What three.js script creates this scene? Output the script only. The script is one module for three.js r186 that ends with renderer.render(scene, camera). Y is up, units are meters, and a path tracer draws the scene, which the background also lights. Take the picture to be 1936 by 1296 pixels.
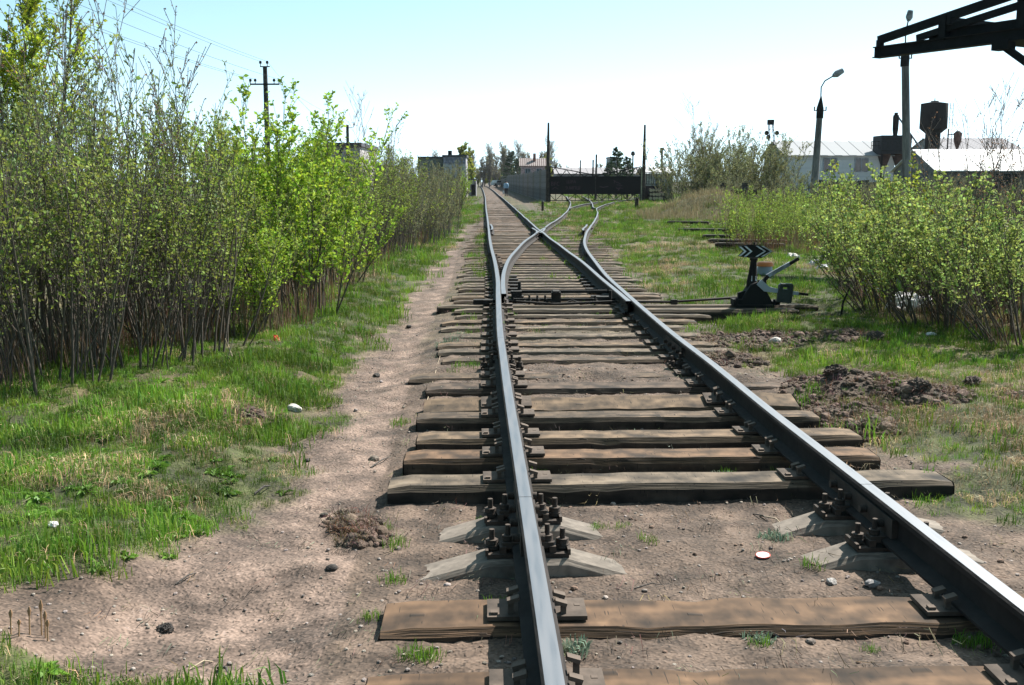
import * as THREE from 'three';
import { MarchingCubes } from 'three/addons/objects/MarchingCubes.js';
import { mergeGeometries } from 'three/addons/utils/BufferGeometryUtils.js';

// ---------------------------------------------------------------- camera, sky, sun, exposure
const F = 2000, PW = 1936, PH = 1296, EYE = 1.555, PITCH = Math.atan(303 / F);
const scene = new THREE.Scene();
const camera = new THREE.PerspectiveCamera(2 * Math.atan(PH / 2 / F) * 180 / Math.PI, PW / PH, 0.1, 2000);
camera.position.set(0, EYE, 0);
camera.rotation.set(-PITCH, 0, 0);
const renderer = new THREE.WebGLRenderer({ antialias: true });
renderer.toneMapping = THREE.LinearToneMapping;
renderer.toneMappingExposure = 1.98;
renderer.shadowMap.enabled = true;
const SUN = new THREE.Vector3(0.68, 1, -0.6).normalize();
const sun = new THREE.DirectionalLight(new THREE.Color().setRGB(1, 0.95, 0.86), 5);
sun.position.copy(SUN).multiplyScalar(60); sun.castShadow = true; sun.shadow.radius = 1;
sun.shadow.mapSize.set(4096, 4096);
Object.assign(sun.shadow.camera, { left: -60, right: 60, top: 60, bottom: -60, near: 1, far: 300 });
scene.add(sun); scene.add(sun.target);
{
  const W = 512, Hh = 256, d = new Float32Array(W * Hh * 4), saz = Math.atan2(SUN.z, SUN.x);
  for (let j = 0; j < Hh; j++) for (let i = 0; i < W; i++) {
    const el = ((j + 0.5) / Hh - 0.5) * Math.PI, az = ((i + 0.5) / W - 0.5) * 2 * Math.PI, k = (j * W + i) * 4;
    const e = Math.max(el, 0), azf = 0.5 + 0.5 * Math.cos(az - saz);
    const dot = Math.cos(e) * (Math.cos(az) * SUN.x + Math.sin(az) * SUN.z) + Math.sin(e) * SUN.y, ang = Math.acos(Math.min(1, dot));
    const hz = Math.exp(-e / 0.125) * (0.15 + 0.85 * azf), gl = 0.85 * Math.exp(-ang / 0.5), z = (0.42 + 0.66 * azf) * (1 - 0.68 * Math.min(1, Math.pow(e / 1.3, 0.7)));
    const c = [0.82 * hz + 0.04 * z + gl, 0.8 * hz + 0.3 * z + 0.96 * gl, 0.76 * hz + 0.47 * z + 0.9 * gl];
    const g = el < 0 ? 0.25 : 1;
    d[k] = c[0] * g; d[k + 1] = c[1] * g; d[k + 2] = c[2] * g; d[k + 3] = 1;
  }
  const t = new THREE.DataTexture(d, W, Hh, THREE.RGBAFormat, THREE.FloatType);
  t.mapping = THREE.EquirectangularReflectionMapping; t.minFilter = t.magFilter = THREE.LinearFilter; t.needsUpdate = true;
  scene.background = t; scene.environment = t;
}

// ---------------------------------------------------------------- small tools
let seed = 12345;
const rng = () => { seed = (seed + 0x6D2B79F5) | 0; let t = Math.imul(seed ^ (seed >>> 15), 1 | seed); t = (t + Math.imul(t ^ (t >>> 7), 61 | t)) ^ t; return ((t ^ (t >>> 14)) >>> 0) / 4294967296; };
const rr = (a, b) => a + (b - a) * rng(), pick = (a) => a[Math.floor(rng() * a.length)];
const clamp = (x, a = 0, b = 1) => Math.min(b, Math.max(a, x)), mix = (a, b, t) => a + (b - a) * t;
const ss = (a, b, x) => { const t = clamp((x - a) / (b - a)); return t * t * (3 - 2 * t); };
const hash = (x, y) => { let h = Math.imul(x, 374761393) + Math.imul(y, 668265263) | 0; h = Math.imul(h ^ (h >>> 13), 1274126177); return ((h ^ (h >>> 16)) >>> 0) / 4294967296; };
function vnoise(x, y) {
  const xi = Math.floor(x), yi = Math.floor(y), fx = x - xi, fy = y - yi, u = fx * fx * (3 - 2 * fx), v = fy * fy * (3 - 2 * fy);
  return mix(mix(hash(xi, yi), hash(xi + 1, yi), u), mix(hash(xi, yi + 1), hash(xi + 1, yi + 1), u), v);
}
const fbm = (x, y, o = 4) => { let s = 0, a = 0.5, n = 0; for (let i = 0; i < o; i++) { s += a * vnoise(x, y); n += a; x = x * 2.03 + 17.1; y = y * 2.03 + 9.7; a *= 0.5; } return s / n; };
const V = (x, y, z) => new THREE.Vector3(x, y, z);
// a point on the ground (height h) or at distance Z along the sight line through a photo position
function ray(px, py) { const x = (px - PW / 2) / F, y = -(py - PH / 2) / F, c = Math.cos(PITCH), s = Math.sin(PITCH); return [x, y * c - s, -(y * s) - c]; }
function gp(px, py, h = 0) { const r = ray(px, py), t = (h - EYE) / r[1]; return [r[0] * t, -r[2] * t]; }
function at(px, py, Z) { const r = ray(px, py), t = Z / -r[2]; return V(r[0] * t, EYE + r[1] * t, -Z); }
const names = {};
function numbered(n) { const k = names[n] = (names[n] ?? -1) + 1; return k ? n + '_' + String(k).padStart(3, '0') : n; }
function tag(o, label, category, group, kind) { if (label) o.userData.label = label; if (category) o.userData.category = category; if (group) o.userData.group = group; if (kind) o.userData.kind = kind; return o; }
function thing(name, label, category, pos = [0, 0, 0], turn = 0, group) { const g = new THREE.Group(); g.name = numbered(name); scene.add(g); g.position.set(...pos); g.rotation.y = turn; return tag(g, label, category, group); }
function copy(src, label, pos, turn = 0, scale = 1, group) {
  const c = src.clone(); c.name = numbered(src.name.replace(/_\d{3}$/, '')); c.userData = { ...src.userData };
  if (label) c.userData.label = label; if (group) c.userData.group = group; else if (label) delete c.userData.group;
  c.position.set(...pos); c.rotation.y = turn; if (Array.isArray(scale)) c.scale.set(...scale); else c.scale.setScalar(scale); scene.add(c); return c;
}
// geometry collector
class MB {
  constructor(col) { this.p = []; this.i = []; this.u = []; this.c = col ? [] : null; this.col = [1, 1, 1]; }
  v(x, y, z, u = 0, w = 0) { this.p.push(x, y, z); this.u.push(u, w); if (this.c) this.c.push(...this.col); return this.p.length / 3 - 1; }
  quad(a, b, c, d, su = 1, sv = 1) { const k = this.v(...a, 0, 0); this.v(...b, su, 0); this.v(...c, su, sv); this.v(...d, 0, sv); this.i.push(k, k + 1, k + 2, k, k + 2, k + 3); }
  box(cx, cy, cz, sx, sy, sz, rot) {          // rot: Euler or Matrix4; centre given
    const m = new THREE.Matrix4(); if (rot) { if (rot.isEuler) m.makeRotationFromEuler(rot); else m.copy(rot); } const o = V(0, 0, 0);
    const P = (x, y, z) => { o.set(x * sx / 2, y * sy / 2, z * sz / 2).applyMatrix4(m); return [o.x + cx, o.y + cy, o.z + cz]; };
    this.quad(P(-1, -1, 1), P(1, -1, 1), P(1, 1, 1), P(-1, 1, 1), sx, sy); this.quad(P(1, -1, -1), P(-1, -1, -1), P(-1, 1, -1), P(1, 1, -1), sx, sy);
    this.quad(P(1, -1, 1), P(1, -1, -1), P(1, 1, -1), P(1, 1, 1), sz, sy); this.quad(P(-1, -1, -1), P(-1, -1, 1), P(-1, 1, 1), P(-1, 1, -1), sz, sy);
    this.quad(P(-1, 1, 1), P(1, 1, 1), P(1, 1, -1), P(-1, 1, -1), sx, sz); this.quad(P(-1, -1, -1), P(1, -1, -1), P(1, -1, 1), P(-1, -1, 1), sx, sz);
    return this;
  }
  bar(a, b, w, h = w) {                        // box beam from a to b
    const A = V(...a), B = V(...b), d = B.clone().sub(A), L = d.length(); d.normalize();
    const up = Math.abs(d.y) > 0.95 ? V(0, 0, 1) : V(0, 1, 0), s = up.clone().cross(d).normalize(), t = d.clone().cross(s), c = A.add(B).multiplyScalar(0.5);
    return this.box(c.x, c.y, c.z, w, h, L, new THREE.Matrix4().makeBasis(s, t, d));
  }
  tube(pts, rad, n = 6, cap = true) {          // pts: array of [x,y,z]; rad number or array
    const k0 = this.p.length / 3, m = pts.length; let px = null;
    for (let j = 0; j < m; j++) {
      const a = pts[Math.max(0, j - 1)], b = pts[Math.min(m - 1, j + 1)], d = V(b[0] - a[0], b[1] - a[1], b[2] - a[2]).normalize();
      const ref = px || (Math.abs(d.y) > 0.9 ? V(1, 0, 0) : V(0, 1, 0)), s = ref.clone().addScaledVector(d, -ref.dot(d)).normalize(), t = d.clone().cross(s); px = s;
      const r = Array.isArray(rad) ? rad[j] : rad;
      for (let q = 0; q < n; q++) { const an = q / n * 6.2832, c = Math.cos(an) * r, e = Math.sin(an) * r; this.v(pts[j][0] + s.x * c + t.x * e, pts[j][1] + s.y * c + t.y * e, pts[j][2] + s.z * c + t.z * e, q / n, j / (m - 1)); }
    }
    for (let j = 0; j < m - 1; j++) for (let q = 0; q < n; q++) { const a = k0 + j * n + q, b = k0 + j * n + (q + 1) % n; this.i.push(a, b, b + n, a, b + n, a + n); }
    if (cap) for (const [j, f] of [[0, 1], [m - 1, 0]]) { const b = k0 + j * n; const ring = []; for (let q = 0; q < n; q++) { const o = (b + q) * 3; ring.push(this.v(this.p[o], this.p[o + 1], this.p[o + 2])); } for (let q = 1; q < n - 1; q++) f ? this.i.push(ring[0], ring[q + 1], ring[q]) : this.i.push(ring[0], ring[q], ring[q + 1]); }
    return this;
  }
  cyl(x, y0, y1, z, r0, r1 = r0, n = 10) { return this.tube([[x, y0, z], [x, y1, z]], [r0, r1], n); }
  geo() {
    const g = new THREE.BufferGeometry(); g.setAttribute('position', new THREE.Float32BufferAttribute(this.p, 3)); g.setAttribute('uv', new THREE.Float32BufferAttribute(this.u, 2));
    if (this.c) g.setAttribute('color', new THREE.Float32BufferAttribute(this.c, 3));
    g.setIndex(this.i); g.computeVertexNormals(); return g;
  }
  build(name, mat, parent = scene) { return obj(name, this.geo(), mat, parent); }
}
function obj(name, geo, mat, parent = scene) { const m = new THREE.Mesh(geo, mat); m.name = parent === scene ? numbered(name) : name; m.castShadow = m.receiveShadow = true; parent.add(m); return m; }

// ---------------------------------------------------------------- computed textures and materials
function dataTex(w, h, fn, srgb, rx = 1, ry = 1) {
  const d = new Uint8Array(w * h * 4);
  for (let j = 0; j < h; j++) for (let i = 0; i < w; i++) { const c = fn(i / w, j / h, i, j), k = (j * w + i) * 4; for (let q = 0; q < 3; q++) d[k + q] = clamp(c[q] ?? c[0]) * 255; d[k + 3] = 255; }
  const t = new THREE.DataTexture(d, w, h); t.wrapS = t.wrapT = THREE.RepeatWrapping; t.magFilter = THREE.LinearFilter; t.minFilter = THREE.LinearMipmapLinearFilter; t.generateMipmaps = true;
  if (srgb) t.colorSpace = THREE.SRGBColorSpace; t.repeat.set(rx, ry); t.needsUpdate = true; return t;
}
// noise that tiles: period in cells
function tn(u, v, px, py, s = 0) { const x = u * px, y = v * py, xi = Math.floor(x), yi = Math.floor(y), fx = x - xi, fy = y - yi, a = fx * fx * (3 - 2 * fx), b = fy * fy * (3 - 2 * fy), H = (i, j) => hash(((i % px) + px) % px + s * 131, ((j % py) + py) % py + s * 57); return mix(mix(H(xi, yi), H(xi + 1, yi), a), mix(H(xi, yi + 1), H(xi + 1, yi + 1), a), b); }
function tfbm(u, v, px, py, o = 4, s = 0) { let r = 0, a = 0.5, n = 0; for (let i = 0; i < o; i++) { r += a * tn(u, v, px << i, py << i, s + i); n += a; a *= 0.55; } return r / n; }
const soilH = (u, v) => { const f = tfbm(u, v, 12, 12, 6, 1), g = tn(u, v, 150, 150, 5), p = tn(u, v, 60, 60, 9); return 0.55 * f + 0.25 * Math.pow(g, 4) + 0.3 * Math.pow(p, 8); };
const soilMap = dataTex(1024, 1024, (u, v) => { const h = tfbm(u, v, 9, 9, 7, 3), sp = tn(u, v, 200, 200, 7), st = tn(u, v, 90, 90, 21), dk = tn(u, v, 130, 130, 33); let c = 0.74 + 0.75 * (h - 0.5) + 0.3 * (sp - 0.5); if (st > 0.9) c += 0.16; if (dk > 0.86) c -= 0.24; return [c * 1.02, c, c * 0.97]; }, true);
const soilBump = dataTex(1024, 1024, (u, v) => [soilH(u, v)]);
const woodMap = dataTex(1024, 256, (u, v) => { const w = tfbm(u, v, 3, 48, 4, 2), f = tn(u, v, 6, 110, 15), cr = tn(u, v, 4, 30, 8), k = tfbm(u, v, 12, 34, 4, 4), sp = tn(u, v, 160, 60, 23); const so = ss(0.5, 0.68, tfbm(u, v, 7, 20, 5, 31)); let c = 0.74 + 0.4 * (w - 0.5) + 0.25 * (f - 0.5) + 0.75 * (k - 0.5) - 0.1 * so; if (cr > 0.87) c *= 0.62; if (sp > 0.92) c *= 0.5; return [c * 1.02, c, c * 0.96]; }, true);
const woodBump = dataTex(512, 256, (u, v) => { const w = tfbm(u, v, 3, 48, 4, 2), cr = tn(u, v, 4, 30, 8); return [cr > 0.87 ? 0.1 : 0.4 + 0.5 * w]; });
const grimeMap = dataTex(512, 512, (u, v) => { const a = tfbm(u, v, 6, 6, 6, 6), b = tfbm(u, v, 30, 30, 3, 11); const c = 0.84 + 0.6 * (a - 0.5) + 0.3 * (b - 0.5); return [c, c, c]; }, true);
const grimeBump = dataTex(512, 512, (u, v) => [tfbm(u, v, 16, 16, 5, 13)]);
const steelRough = dataTex(256, 512, (u, v) => { const s = tfbm(u, v, 40, 3, 3, 5); return [0.42 + 0.35 * s]; });
const rust = (r, g, b, rough = 0.85, metal = 0) => new THREE.MeshStandardMaterial({ color: new THREE.Color().setRGB(r, g, b), roughness: rough, metalness: metal, map: grimeMap, bumpMap: grimeBump, bumpScale: 0.002 });
const flat = (r, g, b, rough = 0.8, metal = 0) => new THREE.MeshStandardMaterial({ color: new THREE.Color().setRGB(r, g, b), roughness: rough, metalness: metal });
const leafMat = (tr = 0.45) => new THREE.MeshPhysicalMaterial({ color: 0xffffff, vertexColors: true, side: THREE.DoubleSide, roughness: 0.85, transmission: tr, thickness: 0, specularIntensity: 0.4 });
const M = {
  railSide: rust(0.03, 0.022, 0.02, 0.9), railTop: new THREE.MeshStandardMaterial({ color: new THREE.Color().setRGB(0.205, 0.215, 0.235), metalness: 1, roughnessMap: steelRough, roughness: 0.95 }),
  clampIron: rust(0.075, 0.055, 0.044, 0.85), iron: rust(0.026, 0.022, 0.02, 0.85), plate: rust(0.13, 0.098, 0.078, 0.9), black: rust(0.012, 0.012, 0.013, 0.9), whitePaint: rust(0.8, 0.82, 0.88, 0.6), greyPaint: rust(0.42, 0.45, 0.52, 0.6),
  wood: [[0.2, 0.122, 0.075], [0.17, 0.122, 0.088], [0.22, 0.155, 0.105], [0.14, 0.1, 0.078], [0.215, 0.17, 0.132]].map((c) => new THREE.MeshStandardMaterial({ color: new THREE.Color().setRGB(...c), map: woodMap, bumpMap: woodBump, bumpScale: 0.006, roughness: 0.9 })),
  shadeSide: [[0.075, 0.055, 0.045], [0.06, 0.047, 0.04], [0.1, 0.075, 0.058]].map((c) => new THREE.MeshStandardMaterial({ color: new THREE.Color().setRGB(...c), map: woodMap, bumpMap: woodBump, bumpScale: 0.006, roughness: 0.85 })),  // shade put into the colour: sleeper sides and ends darker than their tops
  woodDark: new THREE.MeshStandardMaterial({ color: new THREE.Color().setRGB(0.11, 0.085, 0.07), map: woodMap, bumpMap: woodBump, bumpScale: 0.006, roughness: 0.9 }),
  poleWood: new THREE.MeshStandardMaterial({ color: new THREE.Color().setRGB(0.13, 0.12, 0.12), map: woodMap, roughness: 0.9 }),
  concrete: rust(0.26, 0.22, 0.185, 0.95), fence: rust(0.3, 0.27, 0.26, 0.9), poleConcrete: rust(0.27, 0.25, 0.24, 0.9),
  soil: new THREE.MeshStandardMaterial({ vertexColors: true, map: soilMap, bumpMap: soilBump, bumpScale: 0.02, roughness: 0.95 }),
  clod: rust(0.13, 0.095, 0.075, 0.95), stone: rust(0.42, 0.37, 0.34, 0.9),
  bark: flat(0.095, 0.075, 0.06, 0.9), barkGrey: flat(0.12, 0.105, 0.095, 0.9), barkRed: flat(0.11, 0.06, 0.045, 0.9), leaf: leafMat(0.5), blade: leafMat(0.4),
  straw: leafMat(0.3),
  glass: new THREE.MeshPhysicalMaterial({ color: new THREE.Color().setRGB(0.5, 0.6, 0.65), transmission: 1, thickness: 0, roughness: 0.08 }),
};
// ---------------------------------------------------------------- the lines of the rails, in metres: distance -> sideways place
const railL = [[-3, 0.3], [2.78, 0.12], [4.66, 0.055], [6.35, -0.005], [7.7, -0.05], [9.53, -0.105], [10.9, -0.133], [13.16, -0.172], [15.02, -0.2], [17.5, -0.265], [20.63, -0.37], [25.55, -0.53], [31.99, -0.7], [42.34, -0.98], [56, -1.36], [73.58, -1.82], [105, -2.65], [170, -4.6], [240, -6.9], [300, -9.2]];
const railR = [[-3, 1.9], [2.78, 1.715], [4.66, 1.65], [6.35, 1.59], [7.7, 1.56], [9.53, 1.5], [10.9, 1.47], [12.51, 1.44], [14.35, 1.435], [16.61, 1.44], [19.67, 1.49], [23.68, 1.63], [27.17, 1.87], [31.88, 2.3], [39.7, 3.1], [48.64, 3.92], [57.62, 4.6], [67.91, 5.96], [78.5, 7.74], [98.87, 11.85]];
const railS = [[12.3, 1.372], [13.6, 1.35], [14.9, 1.33], [16.8, 1.29], [20.63, 1.17], [24.8, 1.03], [30.39, 0.835], [34.43, 0.72], [45.49, 0.45], [64.48, -0.02], [105, -1.08], [170, -3.0], [240, -5.3], [300, -7.6]];
const railD = [[13.2, -0.104], [14.6, -0.125], [16.61, -0.125], [19.09, -0.06], [22.46, 0.11], [25.55, 0.33], [30.39, 0.77], [34.43, 1.14], [39.7, 1.66], [47.02, 2.3], [56.12, 2.98], [73.58, 4.05], [84, 4.5], [110, 5.6]];
const railE = [[57.5, 4.53], [61, 4.65], [66, 5.0], [73.5, 5.5], [84, 6.1], [110, 7.2]];        // straight on under the gate
const railG = [[57, 3.12], [60, 3.35], [66, 4.2], [73.6, 5.5], [80, 6.8], [98, 10.2]];           // bends away to the right
function lineAt(T, Z) { let k = 0; while (k < T.length - 2 && Z > T[k + 1][0]) k++; const [a, x] = T[k], [b, y] = T[k + 1]; const m = (q) => q <= 0 || q >= T.length - 1 ? null : (T[q + 1][1] - T[q - 1][1]) / (T[q + 1][0] - T[q - 1][0]); const s = (y - x) / (b - a), m0 = m(k) ?? s, m1 = m(k + 1) ?? s, h = b - a, t = clamp((Z - a) / h, -2, 2); if (t < 0 || t > 1) return x + s * (Z - a); return x * (2 * t ** 3 - 3 * t * t + 1) + h * m0 * (t ** 3 - 2 * t * t + t) + y * (3 * t * t - 2 * t ** 3) + h * m1 * (t ** 3 - t * t); }

// ---------------------------------------------------------------- ground
const grassEdge = [[0, -0.85], [3.05, -0.88], [3.3, -1.15], [3.45, -2.4], [3.65, -2.3], [3.95, -1.95], [4.2, -1.68], [4.55, -1.45], [5.0, -1.3], [5.9, -1.2], [7.3, -1.36], [10.8, -1.45], [15, -1.5], [26, -1.62], [38, -1.75], [48, -1.5], [80, -3], [400, -12]];
const lin = (T, x) => { let k = 0; while (k < T.length - 2 && x > T[k + 1][0]) k++; const t = clamp((x - T[k][0]) / (T[k + 1][0] - T[k][0])); return mix(T[k][1], T[k + 1][1], t); };
const mounds = [[2.6, 7.9, 0.46, 0.13], [2.95, 7.5, 0.3, 0.07], [2.35, 7.2, 0.25, 0.07], [2.33, 6.75, 0.16, 0.08], [3.6, 7.3, 0.16, 0.03], [2.5, 10.6, 0.55, 0.05], [3.3, 10.3, 0.26, 0.06], [1.95, 9.4, 0.3, 0.05], [-0.78, 4.98, 0.12, 0.05], [-0.68, 4.72, 0.1, 0.04], [-1.8, 7.05, 0.16, 0.05]];
const swells = [[0.75, 8.72, 0.4, 0.05], [1.25, 7.66, 0.3, 0.06], [0.35, 7.2, 0.2, 0.05], [1.75, 8.3, 0.4, 0.07], [2.0, 6.1, 0.22, 0.06], [0.5, 3.2, 0.3, 0.03], [1.35, 3.25, 0.35, 0.035], [0.6, 6.62, 0.25, 0.04], [-0.35, 8.2, 0.25, 0.04], [1.1, 5.6, 0.3, 0.03], [-0.45, 9.0, 0.3, 0.03]];
const mixc = (a, b, t) => a.map((q, m) => mix(q, b[m], t));
const pathC = [[0, -0.9, 0.6], [3.2, -0.95, 0.52], [4.2, -1.02, 0.48], [5.5, -1.1, 0.3], [8, -1.12, 0.3], [15, -1.25, 0.32], [26, -1.32, 0.24], [38, -1.5, 0.2], [46, -1.6, 0.05], [400, -8, 0.01]];
function pathness(x, Z) { let k = 0; while (k < pathC.length - 2 && Z > pathC[k + 1][0]) k++; const t = clamp((Z - pathC[k][0]) / (pathC[k + 1][0] - pathC[k][0])), c = mix(pathC[k][1], pathC[k + 1][1], t), h = mix(pathC[k][2], pathC[k + 1][2], t); return 1 - ss(0.75, 1.45, (Math.abs(x - c) + (fbm(x * 4 + 60, Z * 3, 3) - 0.5) * 0.25) / h); }
function mask(x, Z) {
  const n = fbm(x * 1.7 + 3, Z * 1.7, 4) - 0.5, n2 = fbm(x * 6, Z * 6 + 40, 3) - 0.5;
  const w = 0.12 + Z * 0.012;
  const left = 1 - ss(-w, w, x - lin(grassEdge, Z) + n * 0.75 + n2 * 0.35);
  const right = ss(-0.25, 0.35, x - (Z < 5 ? mix(3.0, 2.3, clamp((Z - 3) / 2)) : Z < 9 ? 2.28 : Z < 30 ? Math.max(2.15, lineAt(railR, Z) + 0.75) : lineAt(railR, Z) + 1.0) - n * 1.3 - n2 * 0.5);
  let g = Math.max(left, right);
  if (Z > 9 && x > -0.95 && g < 1) {                                     // weeds along and between the rails
    const l = lineAt(railL, Z), r = lineAt(railR, Z), s = lineAt(railS, Z);
    let t = 0.18 * ss(9, 12, Z) * (1 - ss(18, 24, Z));
    t = Math.max(t, ss(16, 18, Z) * (1 - ss(33, 38, Z)) * 0.9 * (1 - ss(0.08, 0.3, Math.abs(x - l + 0.28))));
    t = Math.max(t, ss(17, 20, Z) * (1 - ss(45, 60, Z)) * 0.8 * (1 - ss(0.1, 0.35, Math.abs(x - s - 0.15))));
    if (x > s + 0.2) t = Math.max(t, ss(20, 36, Z) * 0.75);
    g = Math.max(g, t + n * 0.7 * (t > 0.05 ? 1 : 0));
  }
  if (Z > 60 && x < lineAt(railL, Z) - 0.2) g = Math.max(g, 0.75 + n);
  if (Z > 52 && x > lineAt(railS, Z) + 1.0 && x < 3) g *= 1 - 0.75 * (1 - ss(0, 1.2, Math.abs(x - lineAt(railS, Z) - 1.7)));
  let bare = 0; for (const [mx, mz, r, h] of mounds) { const d = Math.hypot(x - mx, Z - mz) / r; if (d < 1.6) bare = Math.max(bare, (1 - ss(0.4, 1.2, d + n * 0.8))); }
  return [clamp(g * (1 - 0.85 * bare)), bare];
}
function groundY(x, Z, fine = true) {
  const l = lineAt(railL, Math.min(Z, 290)), r = Z < 17 ? lineAt(railR, Z) : Math.max(lineAt(railS, Math.min(Z, 290)), Z < 98 ? lineAt(railR, Z) : -99);
  const inTrack = ss(-1.0, -0.45, x - l) * (1 - ss(0.45, 1.0, x - r));
  const bed = Z < 3.75 ? -0.05 : Z < 5 ? mix(-0.05, -0.085, ss(3.75, 4.0, Z)) : Z < 7 ? -0.1 : Z < 14 ? mix(-0.1, -0.035, ss(7, 8.6, Z)) : mix(-0.045, -0.025, ss(14, 30, Z));
  const pathD = -0.1 + 0.06 * ss(9, 30, Z);
  const side = x < l ? mix(0.02, pathD, ss(-1.9, -1.2, x - l + 0.15)) : mix(-0.05, 0.03, ss(0.8, 1.8, x - r));
  let y = mix(side, bed, inTrack);
  const n = fbm(x * 2.3 + 11, Z * 2.3, 4) - 0.5; y += n * (inTrack > 0.5 ? 0.035 : 0.09);
  if (Z > 120) y += (Z - 120) * 0.003;
  y += ss(12, 22, x) * 0.15 - ss(-3.2, -5, x) * 0.05;
  if (Z < 30) { const m = fbm(x * 9, Z * 9, 3) - 0.5; y += m * 0.03; if (fine && Z < 14) y += (fbm(x * 34, Z * 34, 2) - 0.5) * 0.012; }
  for (const [mx, mz, rad, h] of mounds) { const d = Math.hypot(x - mx, Z - mz) / rad; if (d < 2) y += h * Math.exp(-d * d * 1.4) * (0.65 + 0.9 * fbm(x * 7, Z * 7 + 5, 3)); }
  y -= 0.075 * ss(1.7, 2.1, x) * (1 - ss(3.9, 4.4, x)) * ss(12.0, 12.5, Z) * (1 - ss(13.4, 13.9, Z));
  if (Z < 10) for (const [mx, mz, rad, h] of swells) { const d = Math.hypot((x - mx) / rad, (Z - mz) / rad * 1.6); if (d < 2) y += h * Math.exp(-d * d * 1.3) * (0.6 + 0.9 * fbm(x * 7, Z * 7 + 5, 3)); }
  { const d = Math.hypot((x - 8.6) / 2.2, (Z - 46) / 4); if (d < 2.5) y += 1.0 * Math.exp(-d * d * 1.5) * (0.7 + 0.6 * fbm(x * 1.5, Z * 1.5, 3)); }   // old embankment at the buffer stop
  return y;
}
{
  const xs = [], zs = [];
  for (let x = -2.6; x <= 4.2; x += 0.026) xs.push(x);
  { let s = 0.03, x = -2.6; while (x > -400) { s *= 1.07; x -= s; xs.unshift(x); } s = 0.03; x = xs[xs.length - 1]; while (x < 400) { s *= 1.07; x += s; xs.push(x); } }
  for (let Z = -3, k = 0; Z < 700; k++) { zs.push(Z); Z += Z < 2.5 ? 0.3 : Math.max(0.02, Z * 0.0065) * (Z > 60 ? 2.5 : 1); }
  const nx = xs.length, nz = zs.length, pos = new Float32Array(nx * nz * 3), col = new Float32Array(nx * nz * 3), uv = new Float32Array(nx * nz * 2), gm = new Float32Array(nx * nz);
  for (let j = 0; j < nz; j++) for (let i = 0; i < nx; i++) {
    const x = xs[i], Z = zs[j], k = j * nx + i, [g, bare] = mask(x, Z); gm[k] = g;
    pos[k * 3] = x; pos[k * 3 + 1] = groundY(x, Z); pos[k * 3 + 2] = -Z; uv[k * 2] = x / 1.6; uv[k * 2 + 1] = Z / 1.6;
    const a = fbm(x * 1.3 + 50, Z * 1.3, 4), b = fbm(x * 5 + 9, Z * 5, 3), f = fbm(x * 0.35, Z * 0.35 + 70, 3);
    const inT = x > lineAt(railL, Math.min(Z, 290)) - 0.75 && x < Math.max(lineAt(railR, Math.min(Z, 98)), 2) + 0.7;
    let c = inT ? [0.185, 0.135, 0.108] : mixc([0.205, 0.148, 0.12], [0.29, 0.214, 0.182], pathness(x, Z)); const d = mix(1.04, 0.84, ss(0.5, 0.75, a)) * mix(0.86, 1.1, b); c = c.map((q) => q * d);
    const dryT = ss(0.5, 0.74, f + (x > 2 ? -0.03 : -0.06)), turf = [mix(0.085, 0.2, dryT), mix(0.1, 0.165, dryT), mix(0.035, 0.085, dryT)]; const e = clamp(g * 1.1); c = c.map((q, m) => mix(q, turf[m] * mix(0.8, 1.2, b), e));
    const bd = bare * 0.8; c = c.map((q, m) => mix(q, [0.1, 0.07, 0.055][m], bd));
    col[k * 3] = c[0]; col[k * 3 + 1] = c[1]; col[k * 3 + 2] = c[2];
  }
  const idx = { ground: [], footpath: [], track_bed: [] };
  for (let j = 0; j < nz - 1; j++) for (let i = 0; i < nx - 1; i++) {
    const a = j * nx + i, x = xs[i], Z = zs[j], b = a + 1, c = a + nx, d = c + 1, l = Z < 290 ? lineAt(railL, Z) : 0;
    const which = Z > 98 || Z < -2 ? 'ground' : x > l - 0.72 && x < lineAt(railR, Z) + 0.62 ? 'track_bed' : x <= l - 0.72 && gm[a] < 0.5 && x > -3.4 && Z < 60 ? 'footpath' : 'ground';
    idx[which].push(a, b, d, a, d, c);
  }
  const full = new THREE.BufferGeometry(); full.setAttribute('position', new THREE.BufferAttribute(pos, 3)); full.setAttribute('color', new THREE.BufferAttribute(col, 3)); full.setAttribute('uv', new THREE.BufferAttribute(uv, 2));
  full.setIndex([...[]]); const all = []; for (const k in idx) for (const q of idx[k]) all.push(q); full.setIndex(all); full.computeVertexNormals();
  for (const k in idx) {
    const map = new Map(), ii = new Uint32Array(idx[k].length), src = []; idx[k].forEach((q, n) => { let w = map.get(q); if (w === undefined) { w = src.length; map.set(q, w); src.push(q); } ii[n] = w; });
    const g = new THREE.BufferGeometry(); for (const [nm, sz] of [['position', 3], ['color', 3], ['uv', 2], ['normal', 3]]) { const s = full.attributes[nm].array, t = new Float32Array(src.length * sz); src.forEach((q, n) => { for (let e = 0; e < sz; e++) t[n * sz + e] = s[q * sz + e]; }); g.setAttribute(nm, new THREE.BufferAttribute(t, sz)); }
    g.setIndex(new THREE.BufferAttribute(ii, 1)); tag(obj(k, g, M.soil), null, null, null, 'structure');
  }
}

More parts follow.
